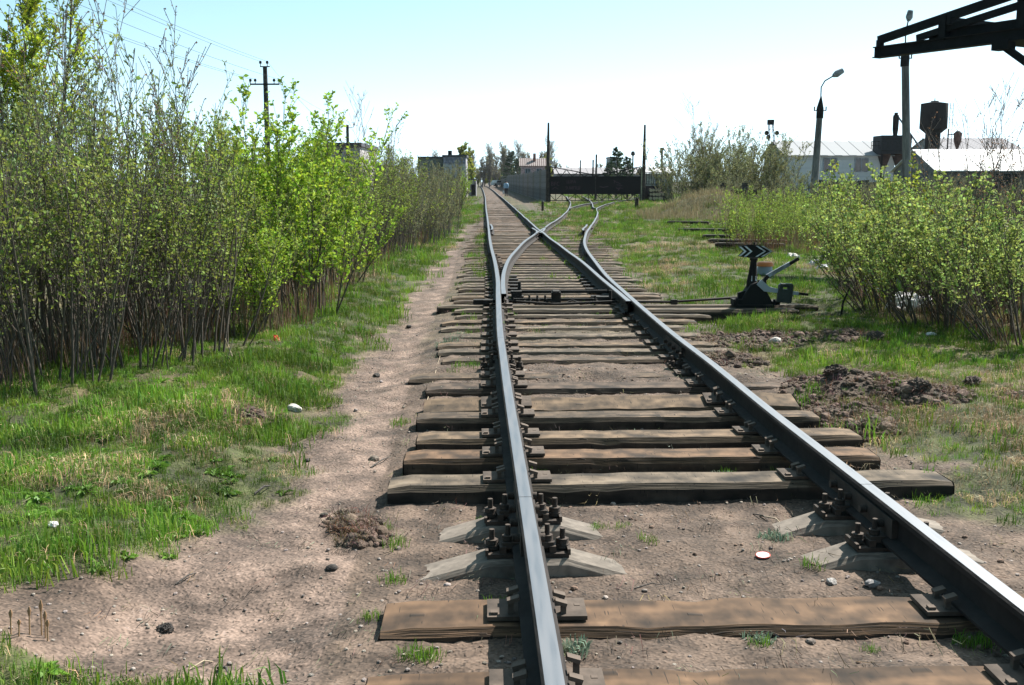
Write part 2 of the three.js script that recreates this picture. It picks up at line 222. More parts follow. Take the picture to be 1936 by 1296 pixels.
// ---------------------------------------------------------------- railway track with its turnout
const track = thing('railway_track', 'rusty railway line with wooden sleepers and a turnout running to the gate', 'railway track');
const TOP = 0.17;
function sweepRail(T, z0, z1, name, parent, opts = {}) {
  const prof = opts.blade ? [[0.0, 0], [0.07, 0], [0.07, 0.012], [0.03, 0.03], [0.025, 0.11], [0.035, 0.12], [0.035, 0.14], [0.025, 0.152], [-0.005, 0.152], [-0.012, 0.14], [-0.01, 0]] :
    [[-0.066, 0], [0.066, 0], [0.066, 0.011], [0.012, 0.03], [0.009, 0.11], [0.035, 0.122], [0.036, 0.143], [0.028, 0.152], [-0.028, 0.152], [-0.036, 0.143], [-0.035, 0.122], [-0.009, 0.11], [-0.012, 0.03], [-0.066, 0.011]];
  const n = prof.length, top = opts.blade ? 7 : 7, side = new MB(), head = new MB(), zz = []; for (let z = z0; z < z1; z += Math.max(0.25, z * 0.02)) zz.push(z); zz.push(z1);
  for (let e = 0; e < n; e++) {
    const A = prof[e], B = prof[(e + 1) % n], mb = e === top ? head : side; let prev = null;
    for (const z of zz) {
      const x = lineAt(T, z), dx = (lineAt(T, z + 0.1) - lineAt(T, z - 0.1)) / 0.2, y = TOP - 0.152 + (opts.dy ?? 0) + (z > 8 ? 0.012 * Math.sin(z * 0.9) * Math.sin(z * 0.23 + (T[0][1] > 0.5 ? 1 : 0)) : 0) + (z > 120 ? (z - 120) * 0.003 : 0), c = 1 / Math.hypot(1, dx), u = (x0, yy) => [x + x0 * c * (opts.flip ? -1 : 1), y + yy, -z + x0 * c * dx * (opts.flip ? -1 : 1) ];
      const a = mb.v(...u(A[0], A[1]), 0, z), b = mb.v(...u(B[0], B[1]), 0.07, z); if (prev) opts.flip ? mb.i.push(prev[0], b, prev[1], prev[0], a, b) : mb.i.push(prev[0], prev[1], b, prev[0], b, a); prev = [a, b];
    }
  }
  if (!opts.open) for (const z of [z0, z1]) { const x = lineAt(T, z), y = TOP - 0.152 + (opts.dy ?? 0) + (z > 120 ? (z - 120) * 0.003 : 0); const k = prof.map(([a, b]) => side.v(x + a * (opts.flip ? -1 : 1), y + b, -z)); for (let q = 1; q < n - 1; q++) side.i.push(k[0], k[q], k[q + 1]); }
  const r = side.build(name, M.railSide, parent); head.build('running_surface', M.railTop, r); return r;
}
const cuts = (T, a, b, list, o) => { const z = [a, ...list, b]; for (let k = 0; k + 1 < z.length; k++) { sweepRail(T, z[k] + (k ? 0.006 : 0), z[k + 1], 'rail', track, { ...o, open: true }); if (k) for (const sd of [-1, 1]) { const q = new MB(), x = lineAt(T, z[k]), yw = Math.atan((lineAt(T, z[k] + 0.3) - lineAt(T, z[k] - 0.3)) / 0.6); q.box(0, 0.085, 0, 0.026, 0.085, 0.8); for (const d of [-0.3, -0.1, 0.1, 0.3]) q.tube([[sd * 0.01, 0.085, d], [sd * 0.045, 0.085, d]], 0.019, 6); const m = q.build('fishplate', M.clampIron, track); m.position.set(x + sd * 0.024, 0.0, -z[k]); m.rotation.y = -yw; } } };
cuts(railL, 1.2, 298, [4.55, 9.4, 21.9, 34.4]); cuts(railR, 1.2, 96, [4.75, 9.5, 22, 34.5]); cuts(railS, 12.35, 298, [], {}); cuts(railD, 13.25, 108, []);
sweepRail(railE, 57.5, 108, 'rail', track); sweepRail(railG, 57.0, 96, 'rail', track);
sweepRail([[31.5, -0.62], [32.5, -0.6], [34.5, -0.66], [35.5, -0.72]], 31.5, 35.5, 'guard_rail', track); sweepRail([[31, 2.1], [32, 2.13], [34.5, 2.42], [35.3, 2.48]], 31, 35.3, 'guard_rail', track);
sweepRail([[29.4, 0.78], [30.6, 0.9], [33, 1.02]], 29.4, 33, 'wing_rail', track); sweepRail([[29, 0.66], [30.4, 0.72], [33, 0.63]], 29, 33, 'wing_rail', track);

// sleepers
function sleeperGeo(s0) {
  seed = s0; const mb = new MB(), n = 26, L = 1, ring = (t) => { const w = (o, q) => (fbm(t * q + o * 9.1 + s0 * 3.3, o + s0, 3) - 0.5), a = w(1, 7) * 0.022 + (rng() < 0.07 ? -rr(0.005, 0.018) : 0), b = w(2, 9) * 0.02 + (rng() < 0.07 ? -rr(0.004, 0.014) : 0), e = (t < 0.03 || t > 0.97) ? 0.012 : 0; return [[-0.125, -0.16], [0.125, -0.16], [0.122 + a, -0.035 + b], [0.1 + a * 1.5, -0.004 - e + b * 0.3], [-0.1 + b, -0.004 - e + a * 0.3], [-0.122 + b, -0.035 + a]]; };
  const R = []; for (let k = 0; k <= n; k++) R.push(ring(k / n));
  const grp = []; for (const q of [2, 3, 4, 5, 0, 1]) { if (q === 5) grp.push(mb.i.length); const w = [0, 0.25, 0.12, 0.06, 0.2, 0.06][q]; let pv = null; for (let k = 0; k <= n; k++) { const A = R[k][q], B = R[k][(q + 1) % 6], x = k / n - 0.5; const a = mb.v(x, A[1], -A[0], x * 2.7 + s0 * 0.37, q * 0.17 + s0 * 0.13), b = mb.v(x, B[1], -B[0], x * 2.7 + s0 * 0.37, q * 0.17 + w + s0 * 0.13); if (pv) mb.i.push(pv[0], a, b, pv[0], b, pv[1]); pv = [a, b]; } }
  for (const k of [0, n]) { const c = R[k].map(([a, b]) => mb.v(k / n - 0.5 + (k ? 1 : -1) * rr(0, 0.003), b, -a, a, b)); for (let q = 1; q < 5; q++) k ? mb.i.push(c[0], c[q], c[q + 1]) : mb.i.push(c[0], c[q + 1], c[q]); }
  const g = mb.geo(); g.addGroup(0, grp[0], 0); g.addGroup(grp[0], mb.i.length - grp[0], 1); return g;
}
const sleeperGeos = [1, 2, 3, 4, 5].map(sleeperGeo);
function plateGeo(s0, far) {
  seed = s0 * 77; const mb = new MB(); mb.box(0, 0.008, 0, 0.36, 0.016, 0.16);
  const sp = far ? [[-0.095, 0.04], [0.095, -0.04]] : [[-0.095, 0.045], [0.095, -0.045], [0.095, 0.05], [-0.095, -0.05]];
  for (const [x, z] of sp) { const h = rr(0.028, 0.055); mb.box(x, h / 2 + 0.012, z, 0.02, h, 0.02); mb.box(x * 0.9, h + 0.014, z, 0.045, 0.014, 0.032, new THREE.Euler(0, 0, -Math.sign(x) * 0.3)); }
  if (!far) { mb.box(-0.155, 0.02, 0.05, 0.026, 0.012, 0.026); mb.box(0.15, 0.0165, -0.02, 0.02, 0.003, 0.02); }
  return mb.geo();
}
const plateGeos = [1, 2, 3, 4].map((s) => plateGeo(s)), plateFar = [5, 6].map((s) => plateGeo(s, true));
seed = 99;
const YAW = 0.031;
function sleeper(xl, zl, xr, o = {}) {
  const L = xr - xl, xc = (xl + xr) / 2, zc = zl + YAW * (xc - xl) + 0.1, m = new THREE.Mesh(pick(sleeperGeos), [o.mat ?? pick(M.wood), o.side ?? pick(M.shadeSide)]); m.name = 'sleeper'; m.castShadow = m.receiveShadow = true;
  m.position.set(xc, (o.y ?? 0), -zc); m.rotation.set(o.roll ?? rr(-0.05, 0.05), YAW + rr(-0.012, 0.012), 0); m.scale.set(L, 1, (o.w ?? 1)); track.add(m);
  if (o.plates !== false) for (const T of o.lines ?? [railL, railR]) { const px = lineAt(T, zc + YAW * 0) - xc; const p = new THREE.Mesh(pick(zc < 9 ? plateGeos : plateFar), M.plate); p.name = 'base_plate'; p.castShadow = true; p.position.set(px / L, 0.002, 0); p.scale.set(1 / L, 1, 1 / (o.w ?? 1)); m.add(p); }
  return m;
}
const W0 = M.wood[0], W1 = M.wood[1], W2 = M.wood[2], W3 = M.wood[3], W4 = M.wood[4];
sleeper(-0.45, 2.66, 2.28, { mat: W0, w: 1.0, roll: 0 }); sleeper(-0.46, 2.98, 2.28, { mat: W0, roll: 0.01, w: 1.05 }); sleeper(-0.47, 3.56, 2.27, { mat: W0, roll: 0.02, w: 1.15 });
sleeper(-0.65, 5.33, 2.33, { mat: W4, roll: 0.01, w: 1.0 }); sleeper(-0.62, 5.86, 2.12, { mat: W0, roll: 0.02, w: 0.95 }); sleeper(-0.59, 6.34, 2.18, { mat: W2, roll: 0.0 }); sleeper(-0.64, 6.9, 2.08, { mat: W1, roll: 0.02, w: 0.9 });
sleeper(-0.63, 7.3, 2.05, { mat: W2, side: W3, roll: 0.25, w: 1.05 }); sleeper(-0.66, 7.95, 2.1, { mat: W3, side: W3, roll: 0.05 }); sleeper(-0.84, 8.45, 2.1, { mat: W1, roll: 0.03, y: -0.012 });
for (const [xl, z, xr] of [[-0.62, 9.2, 2.08], [-0.69, 9.68, 2.14], [-0.72, 10.08, 2.03], [-0.69, 10.68, 1.98], [-0.77, 11.28, 1.95], [-0.79, 11.8, 2.1], [-0.66, 12.35, 2.36]]) sleeper(xl, z, xr, { mat: pick([W1, W2, W4, W4]), w: rr(0.85, 1) });
sleeper(-0.7, 12.72, 3.5, { mat: W4, y: 0.025 }); sleeper(-0.93, 13.1, 3.85, { mat: W4, y: 0.03 });
for (let z = 13.9; z < 33.2; z += rr(0.47, 0.54)) sleeper(lineAt(railL, z) - rr(0.5, 0.66), z, lineAt(railR, z) + rr(0.45, 0.7), { mat: pick([W4, W2, W4, W1]), plates: z < 22, y: rr(-0.008, 0.006) });
for (let z = 33.6; z < 92; z += rr(0.52, 0.62)) sleeper(lineAt(railL, z) - rr(0.42, 0.65), z, lineAt(railS, z) + rr(0.4, 0.62), { mat: pick(M.wood), plates: false, y: rr(-0.03, 0.005) - (z > 60 ? 0.012 : 0) });
for (let z = 33.9; z < 66; z += rr(0.52, 0.62)) sleeper(lineAt(railD, z) - rr(0.4, 0.55), z, lineAt(railR, z) + rr(0.4, 0.6), { mat: pick([W3, W1, W4]), plates: false, y: rr(-0.03, 0.0) });
// the two pairs of concrete sleepers with screw clamps
function clampGeo() {
  const mb = new MB(); mb.box(0, 0.012, 0, 0.38, 0.022, 0.15);
  for (const s of [-1, 1]) {
    mb.cyl(s * 0.165, 0.02, 0.13, 0.0, 0.013, 0.013, 8); mb.cyl(s * 0.165, 0.05, 0.078, 0.0, 0.03, 0.03, 6); mb.cyl(s * 0.165, 0.03, 0.05, 0, 0.036, 0.034, 8);
    mb.cyl(s * 0.092, 0.02, 0.16, 0.02, 0.013, 0.012, 8); mb.cyl(s * 0.092, 0.075, 0.105, 0.02, 0.027, 0.027, 6); mb.box(s * 0.075, 0.06, 0.02, 0.09, 0.03, 0.07); mb.box(s * 0.115, 0.035, 0.02, 0.03, 0.045, 0.09); mb.box(s * 0.19, 0.03, 0.0, 0.014, 0.03, 0.15);
  }
  return mb.geo();
}
const clampG = clampGeo();
function concreteSleeper(zc, turn, xl = -0.46, xr = 2.24) {
  const mb = new MB(), l = lineAt(railL, zc), r = lineAt(railR, zc), st = [[xl, -0.12, 0.105], [l - 0.16, -0.022, 0.1], [l + 0.17, -0.022, 0.1], [l + 0.52, -0.125, 0.095], [r - 0.52, -0.125, 0.095], [r - 0.17, -0.022, 0.1], [r + 0.16, -0.022, 0.1], [xr, -0.12, 0.105]]; const xc = (l + r) / 2; let pv = null;
  const rings = st.map(([x, y, w]) => [[w + 0.02, -0.3], [w, y - 0.02], [w - 0.02, y], [-w + 0.02, y], [-w, y - 0.02], [-w - 0.02, -0.3]].map(([z, yy]) => [x - xc, yy, z]));
  for (let q = 0; q < 5; q++) { pv = null; rings.forEach((R, k) => { const a = mb.v(...R[q], st[k][0], q * 0.2), b = mb.v(...R[q + 1], st[k][0], q * 0.2 + 0.2); if (pv) mb.i.push(pv[0], a, b, pv[0], b, pv[1]); pv = [a, b]; }); }
  for (const k of [0, 7]) { const c = rings[k].map((p) => mb.v(...p)); for (let q = 1; q < 5; q++) k ? mb.i.push(c[0], c[q], c[q + 1]) : mb.i.push(c[0], c[q + 1], c[q]); }
  const s = mb.build('concrete_sleeper', M.concrete, track); s.position.set(xc, 0, -zc); s.rotation.y = turn;
  for (const x of [l, r]) { const c = obj('rail_clamp', clampG, M.clampIron, s); c.position.set(x - xc, -0.022, 0); c.scale.set(0.92, 0.85, 0.9); }
}
concreteSleeper(4.4, 0.05); concreteSleeper(4.84, 0.05); concreteSleeper(8.9, 0.04, -0.62, 2.1);
// point blades: slide plates, stretcher bars, drive rods, brackets
{
  const p = new MB(); for (let z = 13.4; z < 18; z += 0.52) { p.box(lineAt(railL, z) + 0.1, 0.009, -z, 0.5, 0.018, 0.15); p.box(lineAt(railR, z) - 0.1, 0.009, -z, 0.5, 0.018, 0.15); } tag(p.build('slide_plates', M.iron, track), null, null, null, 'stuff');
  const b = (name, f, m = M.iron) => { const q = new MB(); f(q); return q.build(name, m, track); };
  b('stretcher_bar', (q) => q.bar([-0.02, 0.1, -14.15], [1.32, 0.1, -14.2], 0.05, 0.04)); b('stretcher_bar', (q) => q.bar([0.02, 0.06, -13.55], [1.34, 0.06, -13.58], 0.04, 0.035));
  b('drive_rod', (q) => { q.tube([[0.05, 0.07, -13.25], [0.55, 0.04, -13.22], [1.25, 0.07, -13.25], [2.0, 0.06, -13.3], [2.9, 0.1, -13.45]], 0.016, 6); q.box(2.05, 0.06, -13.3, 0.08, 0.06, 0.05); });
  b('lock_bracket', (q) => { q.box(0.56, 0.1, -13.4, 0.12, 0.15, 0.12); q.box(0.56, 0.18, -13.4, 0.08, 0.03, 0.2); }); b('lock_bracket', (q) => { q.box(1.16, 0.07, -13.45, 0.22, 0.09, 0.14); q.cyl(1.25, 0.03, 0.2, -13.38, 0.02, 0.02, 6); });
  b('lock_bracket', (q) => { q.box(0.06, 0.07, -14.0, 0.14, 0.12, 0.16); q.cyl(0.1, 0.05, 0.24, -14.1, 0.03, 0.02, 6); }); b('lock_bracket', (q) => { q.box(-0.35, 0.05, -13.35, 0.28, 0.07, 0.12); q.box(-0.3, 0.08, -13.1, 0.12, 0.06, 0.1); });
  b('chain', (q) => { const pts = []; for (let k = 0; k <= 20; k++) pts.push([0.12 + k * 0.05, 0.05 + 0.025 * Math.sin(k * 1.1), -13.3 + 0.03 * Math.cos(k * 1.7)]); q.tube(pts, 0.012, 5); });
  for (const [x, z] of [[0.22, 13.35], [0.32, 13.3], [1.05, 13.3], [0.42, 13.32]]) b('bolt', (q) => { q.cyl(x, 0.02, 0.14, -z, 0.014, 0.014, 6); q.cyl(x, 0.08, 0.1, -z, 0.028, 0.028, 6); });
}
// ---------------------------------------------------------------- switch stand
{
  const [sx, sz] = [3.02, 13.12], t = thing('switch_stand', 'black hand lever switch stand with striped arrow and counterweight', 'switch stand', [sx, 0.02, -sz]); t.scale.setScalar(0.93);
  const P = (name, m, f, parent = t) => { const q = new MB(); f(q); return q.build(name, m, parent); };
  P('base_frame', M.black, (q) => { q.box(-0.02, 0.02, 0, 0.5, 0.04, 0.34); q.box(-0.24, 0.07, 0.02, 0.12, 0.08, 0.2); q.box(-0.2, 0.13, 0.02, 0.05, 0.12, 0.06); q.box(0.26, 0.06, 0.02, 0.12, 0.05, 0.2); q.cyl(-0.26, 0.04, 0.13, 0.13, 0.018, 0.018, 6); q.cyl(0.24, 0.04, 0.11, 0.13, 0.018, 0.018, 6); q.cyl(0.3, 0.03, 0.09, -0.1, 0.018, 0.018, 6); q.bar([-0.22, 0.17, 0.02], [-0.1, 0.2, 0.02], 0.05); });
  P('pedestal', M.black, (q) => { const S = new THREE.Shape([[-0.2, 0.04], [0.23, 0.04], [0.09, 0.29], [0.02, 0.33], [-0.06, 0.3], [-0.14, 0.17]].map((a) => new THREE.Vector2(...a))); const g = new THREE.ExtrudeGeometry(S, { depth: 0.2, bevelSize: 0.012, bevelThickness: 0.012, bevelSegments: 2 }); const pa = g.attributes.position, k = q.p.length / 3; for (let n = 0; n < pa.count; n++) { q.v(pa.getX(n), pa.getY(n), pa.getZ(n) - 0.1); q.i.push(k + n); } });
  const col = P('column', M.black, (q) => { q.tube([[-0.03, 0.1, -0.01], [-0.035, 0.34, -0.01], [-0.028, 0.44, -0.01], [-0.02, 0.63, -0.01]], [0.085, 0.072, 0.058, 0.04], 10); q.cyl(-0.02, 0.62, 0.655, -0.01, 0.055, 0.055, 10); q.cyl(-0.02, 0.65, 0.86, -0.01, 0.014, 0.014, 6); });
  P('painted_mark', M.whitePaint, (q) => q.box(-0.055, 0.385, 0.064, 0.012, 0.07, 0.004), col); P('painted_mark', M.whitePaint, (q) => { q.box(-0.001, 0.385, 0.062, 0.011, 0.06, 0.004); q.box(0.012, 0.36, 0.0615, 0.018, 0.011, 0.004); }, col);
  // arrow plate with chevrons
  const ar = new THREE.Shape([[-0.25, 0.075], [-0.11, 0.09], [0.06, 0.08], [0.225, 0], [0.07, -0.09], [-0.1, -0.085], [-0.255, -0.065], [-0.175, 0.01]].map((a) => new THREE.Vector2(...a)));
  const ag = new THREE.ExtrudeGeometry(ar, { depth: 0.012, bevelEnabled: false }); const am = obj('arrow_plate', ag, M.black, t); am.position.set(0, 0.745, 0.03); am.rotation.y = 0.06;
  const chev = (x0, w, hh, nx) => { const g = new THREE.ExtrudeGeometry(new THREE.Shape([[x0 - nx, hh], [x0 - nx + w, hh], [x0 + w, 0], [x0 - nx + w, -hh], [x0 - nx, -hh], [x0, 0]].map((a) => new THREE.Vector2(...a))), { depth: 0.003, bevelEnabled: false }); g.translate(0, 0, 0.0125); obj('chevron', g, M.whitePaint, am); };
  chev(-0.165, 0.03, 0.062, 0.075); chev(-0.085, 0.03, 0.07, 0.085); chev(0.1, 0.03, 0.072, 0.115); chev(0.185, 0.032, 0.07, 0.125);
  P('lever', M.black, (q) => { q.box(0.085, 0.33, 0.06, 0.1, 0.07, 0.08); q.bar([0.08, 0.32, 0.06], [0.16, 0.42, 0.06], 0.045); q.bar([0.44, 0.58, 0.06], [0.56, 0.65, 0.06], 0.04); });
  P('lever_arm', M.greyPaint, (q) => q.bar([0.15, 0.415, 0.06], [0.45, 0.586, 0.06], 0.037, 0.05));
  P('counterweight_arm', M.greyPaint, (q) => { const S = new THREE.Shape([[-0.0, 0.31], [0.06, 0.375], [0.17, 0.28], [0.3, 0.25], [0.42, 0.225], [0.56, 0.21], [0.56, 0.17], [0.4, 0.18], [0.28, 0.2], [0.16, 0.21], [0.1, 0.22]].map((a) => new THREE.Vector2(...a))); const g = new THREE.ExtrudeGeometry(S, { depth: 0.03, bevelEnabled: false }); const pa = g.attributes.position, k = q.p.length / 3; for (let n = 0; n < pa.count; n++) { q.v(pa.getX(n), pa.getY(n), pa.getZ(n) + 0.1); q.i.push(k + n); } });
  P('arm_grip', M.black, (q) => q.bar([0.56, 0.19, 0.115], [0.69, 0.175, 0.115], 0.032));
  const ws = new THREE.Shape([[-0.095, -0.12], [0.085, -0.13], [0.1, 0.1], [0.085, 0.118], [-0.055, 0.12], [-0.078, 0.1]].map((a) => new THREE.Vector2(...a))); ws.holes.push(new THREE.Path([[-0.04, 0.045], [-0.035, 0.085], [0.045, 0.08], [0.045, 0.04]].map((a) => new THREE.Vector2(...a))));
  const w = obj('counterweight', new THREE.ExtrudeGeometry(ws, { depth: 0.07, bevelSize: 0.006, bevelThickness: 0.006, bevelSegments: 1 }), rust(0.04, 0.052, 0.052, 0.6), t); w.position.set(0.375, 0.2, 0.085); w.rotation.z = -0.02;
}
// ---------------------------------------------------------------- gate, fences, marker posts
const GZ = 84, gx = (px) => at(px, 345, GZ).x;
{
  for (const [px, topY, lab] of [[1036, 232, 'tall thin dark pole at the end of the concrete fence, left gate pole'], [1217, 236, 'tall thin dark pole beside the firewood, right gate pole']]) {
    const t = thing('gate_pole', lab, 'gate pole', [gx(px), 0, -GZ]), h = at(px, topY, GZ).y; const q = new MB(); q.tube([[0, -0.3, 0], [0, 2.9, 0], [0.02, h, 0]], [0.16, 0.14, 0.075], 8); q.build('pole', M.woodDark, t);
    const s = new MB(); s.bar([px < 1100 ? 0.17 : -0.17, 0, 0.05], [px < 1100 ? 0.17 : -0.17, 2.75, 0.05], 0.09, 0.09); s.build('hinge_post', px < 1100 ? M.black : rust(0.5, 0.45, 0.3), t);
  }
  const leafPanel = (x0, x1, lab, side) => {
    const t = thing('metal_gate_leaf', lab, 'gate', [x0, 0, -GZ + 0.05]), L = x1 - x0, fr = new MB(), b0 = 0.14, b1 = 0.66, p1 = 2.0, hi = side ? [2.12, 2.78] : [2.78, 2.12];
    for (const x of [0.03, L - 0.03]) fr.bar([x, b0, 0], [x, x < 1 ? hi[0] : hi[1], 0], 0.06); fr.bar([0, b0, 0], [L, b0, 0], 0.06); fr.bar([0, hi[0], 0], [L, hi[1], 0], 0.07); fr.bar([0, b1, 0], [L, b1, 0], 0.05); fr.bar([0, p1, 0], [L, p1, 0], 0.05); fr.build('frame', M.black, t);
    const lo = new MB(), n = 7; for (let k = 0; k < n; k++) { const a = L * k / n, b = L * (k + 1) / n; lo.bar([b, b0, 0], [b, b1, 0], 0.045); k % 2 ? lo.bar([a, b0, 0], [b, b1, 0], 0.045) : lo.bar([a, b1, 0], [b, b0, 0], 0.045); } lo.build('lower_bracing', M.black, t);
    const up = new MB(), m = 8; for (let k = 0; k < m; k++) { const a = L * k / m, b = L * (k + 1) / m, f = (x) => mix(hi[0], hi[1], x / L); k % 2 ? up.bar([a, f(a), 0], [b, p1, 0], 0.055) : up.bar([a, p1, 0], [b, f(b), 0], 0.055); } up.build('upper_bracing', M.black, t);
    // sheet with chalk scrawl
    const c = document.createElement('canvas'); c.width = 512; c.height = 192; const g = c.getContext('2d'); g.fillStyle = '#180d12'; g.fillRect(0, 0, 512, 192);
    for (let k = 0; k < 260; k++) { g.fillStyle = `rgba(${40 + 30 * rng()},${24 + 10 * rng()},${28 + 14 * rng()},0.25)`; g.fillRect(rng() * 512, rng() * 192, 4 + rng() * 60, 2 + rng() * 14); }
    g.strokeStyle = '#a294a0'; g.fillStyle = '#a294a0'; g.lineWidth = 4;
    if (!side) { g.font = '58px sans-serif'; g.fillText('BFC', 14, 100); g.beginPath(); g.moveTo(30, 142); g.lineTo(62, 118); g.lineTo(100, 140); g.stroke(); g.font = '50px sans-serif'; g.fillText('ШРА', 190, 74); g.fillText('9.МПШ', 180, 142); }
    else { g.lineWidth = 5; for (const s of [[200, 40, 240, 70], [215, 40, 205, 76], [240, 60, 280, 84], [235, 90, 300, 100], [230, 120, 270, 150], [280, 110, 250, 160], [230, 130, 310, 128]]) { g.beginPath(); g.moveTo(s[0], s[1]); g.lineTo(s[2], s[3]); g.stroke(); } g.strokeStyle = '#b4b2bc'; g.beginPath(); g.moveTo(40, 112); g.lineTo(80, 118); g.lineTo(140, 110); g.stroke(); }
    const tx = new THREE.CanvasTexture(c); tx.colorSpace = THREE.SRGBColorSpace; const q = new MB(); q.box(0, 0, 0, L - 0.06, p1 - b1, 0.03); const geo = q.geo(), uv = geo.attributes.uv; for (let k = 0; k < uv.count; k++) uv.setXY(k, uv.getX(k) > 0.001 ? 1 : 0, uv.getY(k) > 0.001 ? 1 : 0);
    obj('sheet', geo, new THREE.MeshStandardMaterial({ map: tx, roughness: 0.85, color: 0x8a7078 }), t).position.set(L / 2, (p1 + b1) / 2, 0.045);
    return t;
  };
  leafPanel(gx(1038), gx(1125.5), 'dark metal gate leaf chalked with letters, hung beside the concrete fence', 0); leafPanel(gx(1126.5), gx(1212), 'dark metal gate leaf with a pale scratch, hung beside the firewood', 1);
  // concrete fence
  const fence = thing('concrete_fence', 'long grey ribbed concrete fence running away beside the track', 'fence'); const A = [2.72, 84.3], B = [-2.75, 262], n = 60, panels = [0, 1, 2].map((s) => { seed = 400 + s; const q = new MB(); const L = 1; q.box(0, 0, 0, L, 1, 0.03); for (let k = 0; k < 8; k++) q.box(-0.5 + (k + 0.5) / 8, 0, 0.4 * 0.1, 0.075, 1, 0.06); return q.geo(); });
  for (let k = 0; k < n; k++) { const f = (t) => Math.pow(t, 1), x0 = mix(A[0], B[0], f(k / n)), z0 = mix(A[1], B[1], f(k / n)), x1 = mix(A[0], B[0], (k + 1) / n), z1 = mix(A[1], B[1], (k + 1) / n), L = Math.hypot(x1 - x0, z1 - z0), h = 2.62 + rr(-0.06, 0.06) - 0.1 * (k % 3 === 1); const m = obj('panel', panels[k % 3], k % 4 === 2 ? M.concrete : M.fence, fence); m.position.set((x0 + x1) / 2, h / 2 - 0.05 + Math.max(0, (z0 - 120) * 0.003), -(z0 + z1) / 2); m.rotation.y = Math.atan2(z1 - z0, x1 - x0) + rr(-0.004, 0.004); m.rotation.y += Math.PI; m.scale.set(L * 0.985, h, 1); m.rotation.x = rr(-0.012, 0.012); }
  seed = 501;
  // right of the gate
  const rf = thing('picket_fence', 'thin dark iron railing above a dark wall behind the firewood', 'fence', [gx(1220), 0, -GZ]), W = gx(1262) - gx(1220);
  for (let k = 0; k < 9; k++) { const q = new MB(); q.bar([0.1 + k * W / 9, 1.4, 0], [0.1 + k * W / 9, 2.35, 0], 0.04); q.build('picket', M.black, rf); } { const q = new MB(); q.bar([0, 1.42, 0], [W, 1.42, 0], 0.06); q.bar([0, 2.33, 0], [W, 2.33, 0], 0.06); q.build('rail', M.black, rf); const w = new MB(); w.box(W / 2, 0.65, -0.1, W, 1.3, 0.12); w.build('wall', rust(0.05, 0.03, 0.03), rf); }
  for (let k = 0; k < 14; k++) { const r = rr(0.11, 0.17), p = at(1230 + (k % 5) * 5.5 + rr(-1, 1), 375 - Math.floor(k / 5) * 7.5, GZ - 0.9), t = thing('firewood_log', 'cut log end in the firewood heap beside the gate', 'log', [p.x, Math.max(p.y, r), p.z], 0, 'logs of the firewood heap'); const q = new MB(); q.tube([[0, 0, 0.25], [0.02, 0, -0.4]], r, 9); q.build('bark', M.woodDark, t); const e = new MB(); e.tube([[0, 0, 0.25], [0, 0, 0.258]], r * 0.8, 9); e.build('cut_face', flat(0.42, 0.32, 0.22), t); }
  for (const [px, py, h, lab] of [[1026, 400, 0.56, 'short dark marker post on bare soil left of the gate tracks'], [1204, 398, 0.72, 'short thick dark marker post in grass before the right gate pole']]) { const [x, z] = gp(px, py, -0.05), t = thing('marker_post', lab, 'marker post', [x, -0.05, -z]); const q = new MB(); q.tube([[0, -0.2, 0], [0, h - 0.04, 0], [0, h, 0]], [px > 1100 ? 0.12 : 0.08, px > 1100 ? 0.11 : 0.075, 0.05], 8); q.build('post', M.woodDark, t); const c = new MB(); c.cyl(0, h - 0.03, h + 0.03, 0, 0.06, 0.05, 8); c.build('cap', M.poleConcrete, t); }
}
// ---------------------------------------------------------------- buildings
function building(name, label, px0, px1, Z, yTop, depth, o = {}) {
  const a = at(px0, 345, Z), b = at(px1, 345, Z), w = b.x - a.x, h = at(px0, yTop, Z).y, t = thing(name, label, o.category ?? 'building', [(a.x + b.x) / 2, 0, -Z], o.turn ?? 0), q = new MB(); q.box(0, h / 2 - 0.2, -depth / 2, w, h + 0.4, depth); q.build('wall', o.wall ?? M.fence, t);
  t.userData.w = w; const W = w, H = h; delete t.userData.w; return { t, W, H };
}
function windowOn(t, x, y, w, h, mat) { const f = new MB(); for (const [a, b] of [[[-w / 2, -h / 2], [w / 2, -h / 2]], [[w / 2, -h / 2], [w / 2, h / 2]], [[w / 2, h / 2], [-w / 2, h / 2]], [[-w / 2, h / 2], [-w / 2, -h / 2]], [[0, -h / 2], [0, h / 2]]]) f.bar([x + a[0], y + a[1], 0.03], [x + b[0], y + b[1], 0.03], 0.09, 0.06); const m = f.build('window', M.greyPaint, t); const p = new MB(); p.box(x, y, 0.012, w - 0.05, h - 0.05, 0.02); p.build('pane', flat(0.03, 0.045, 0.06, 0.15), m); }
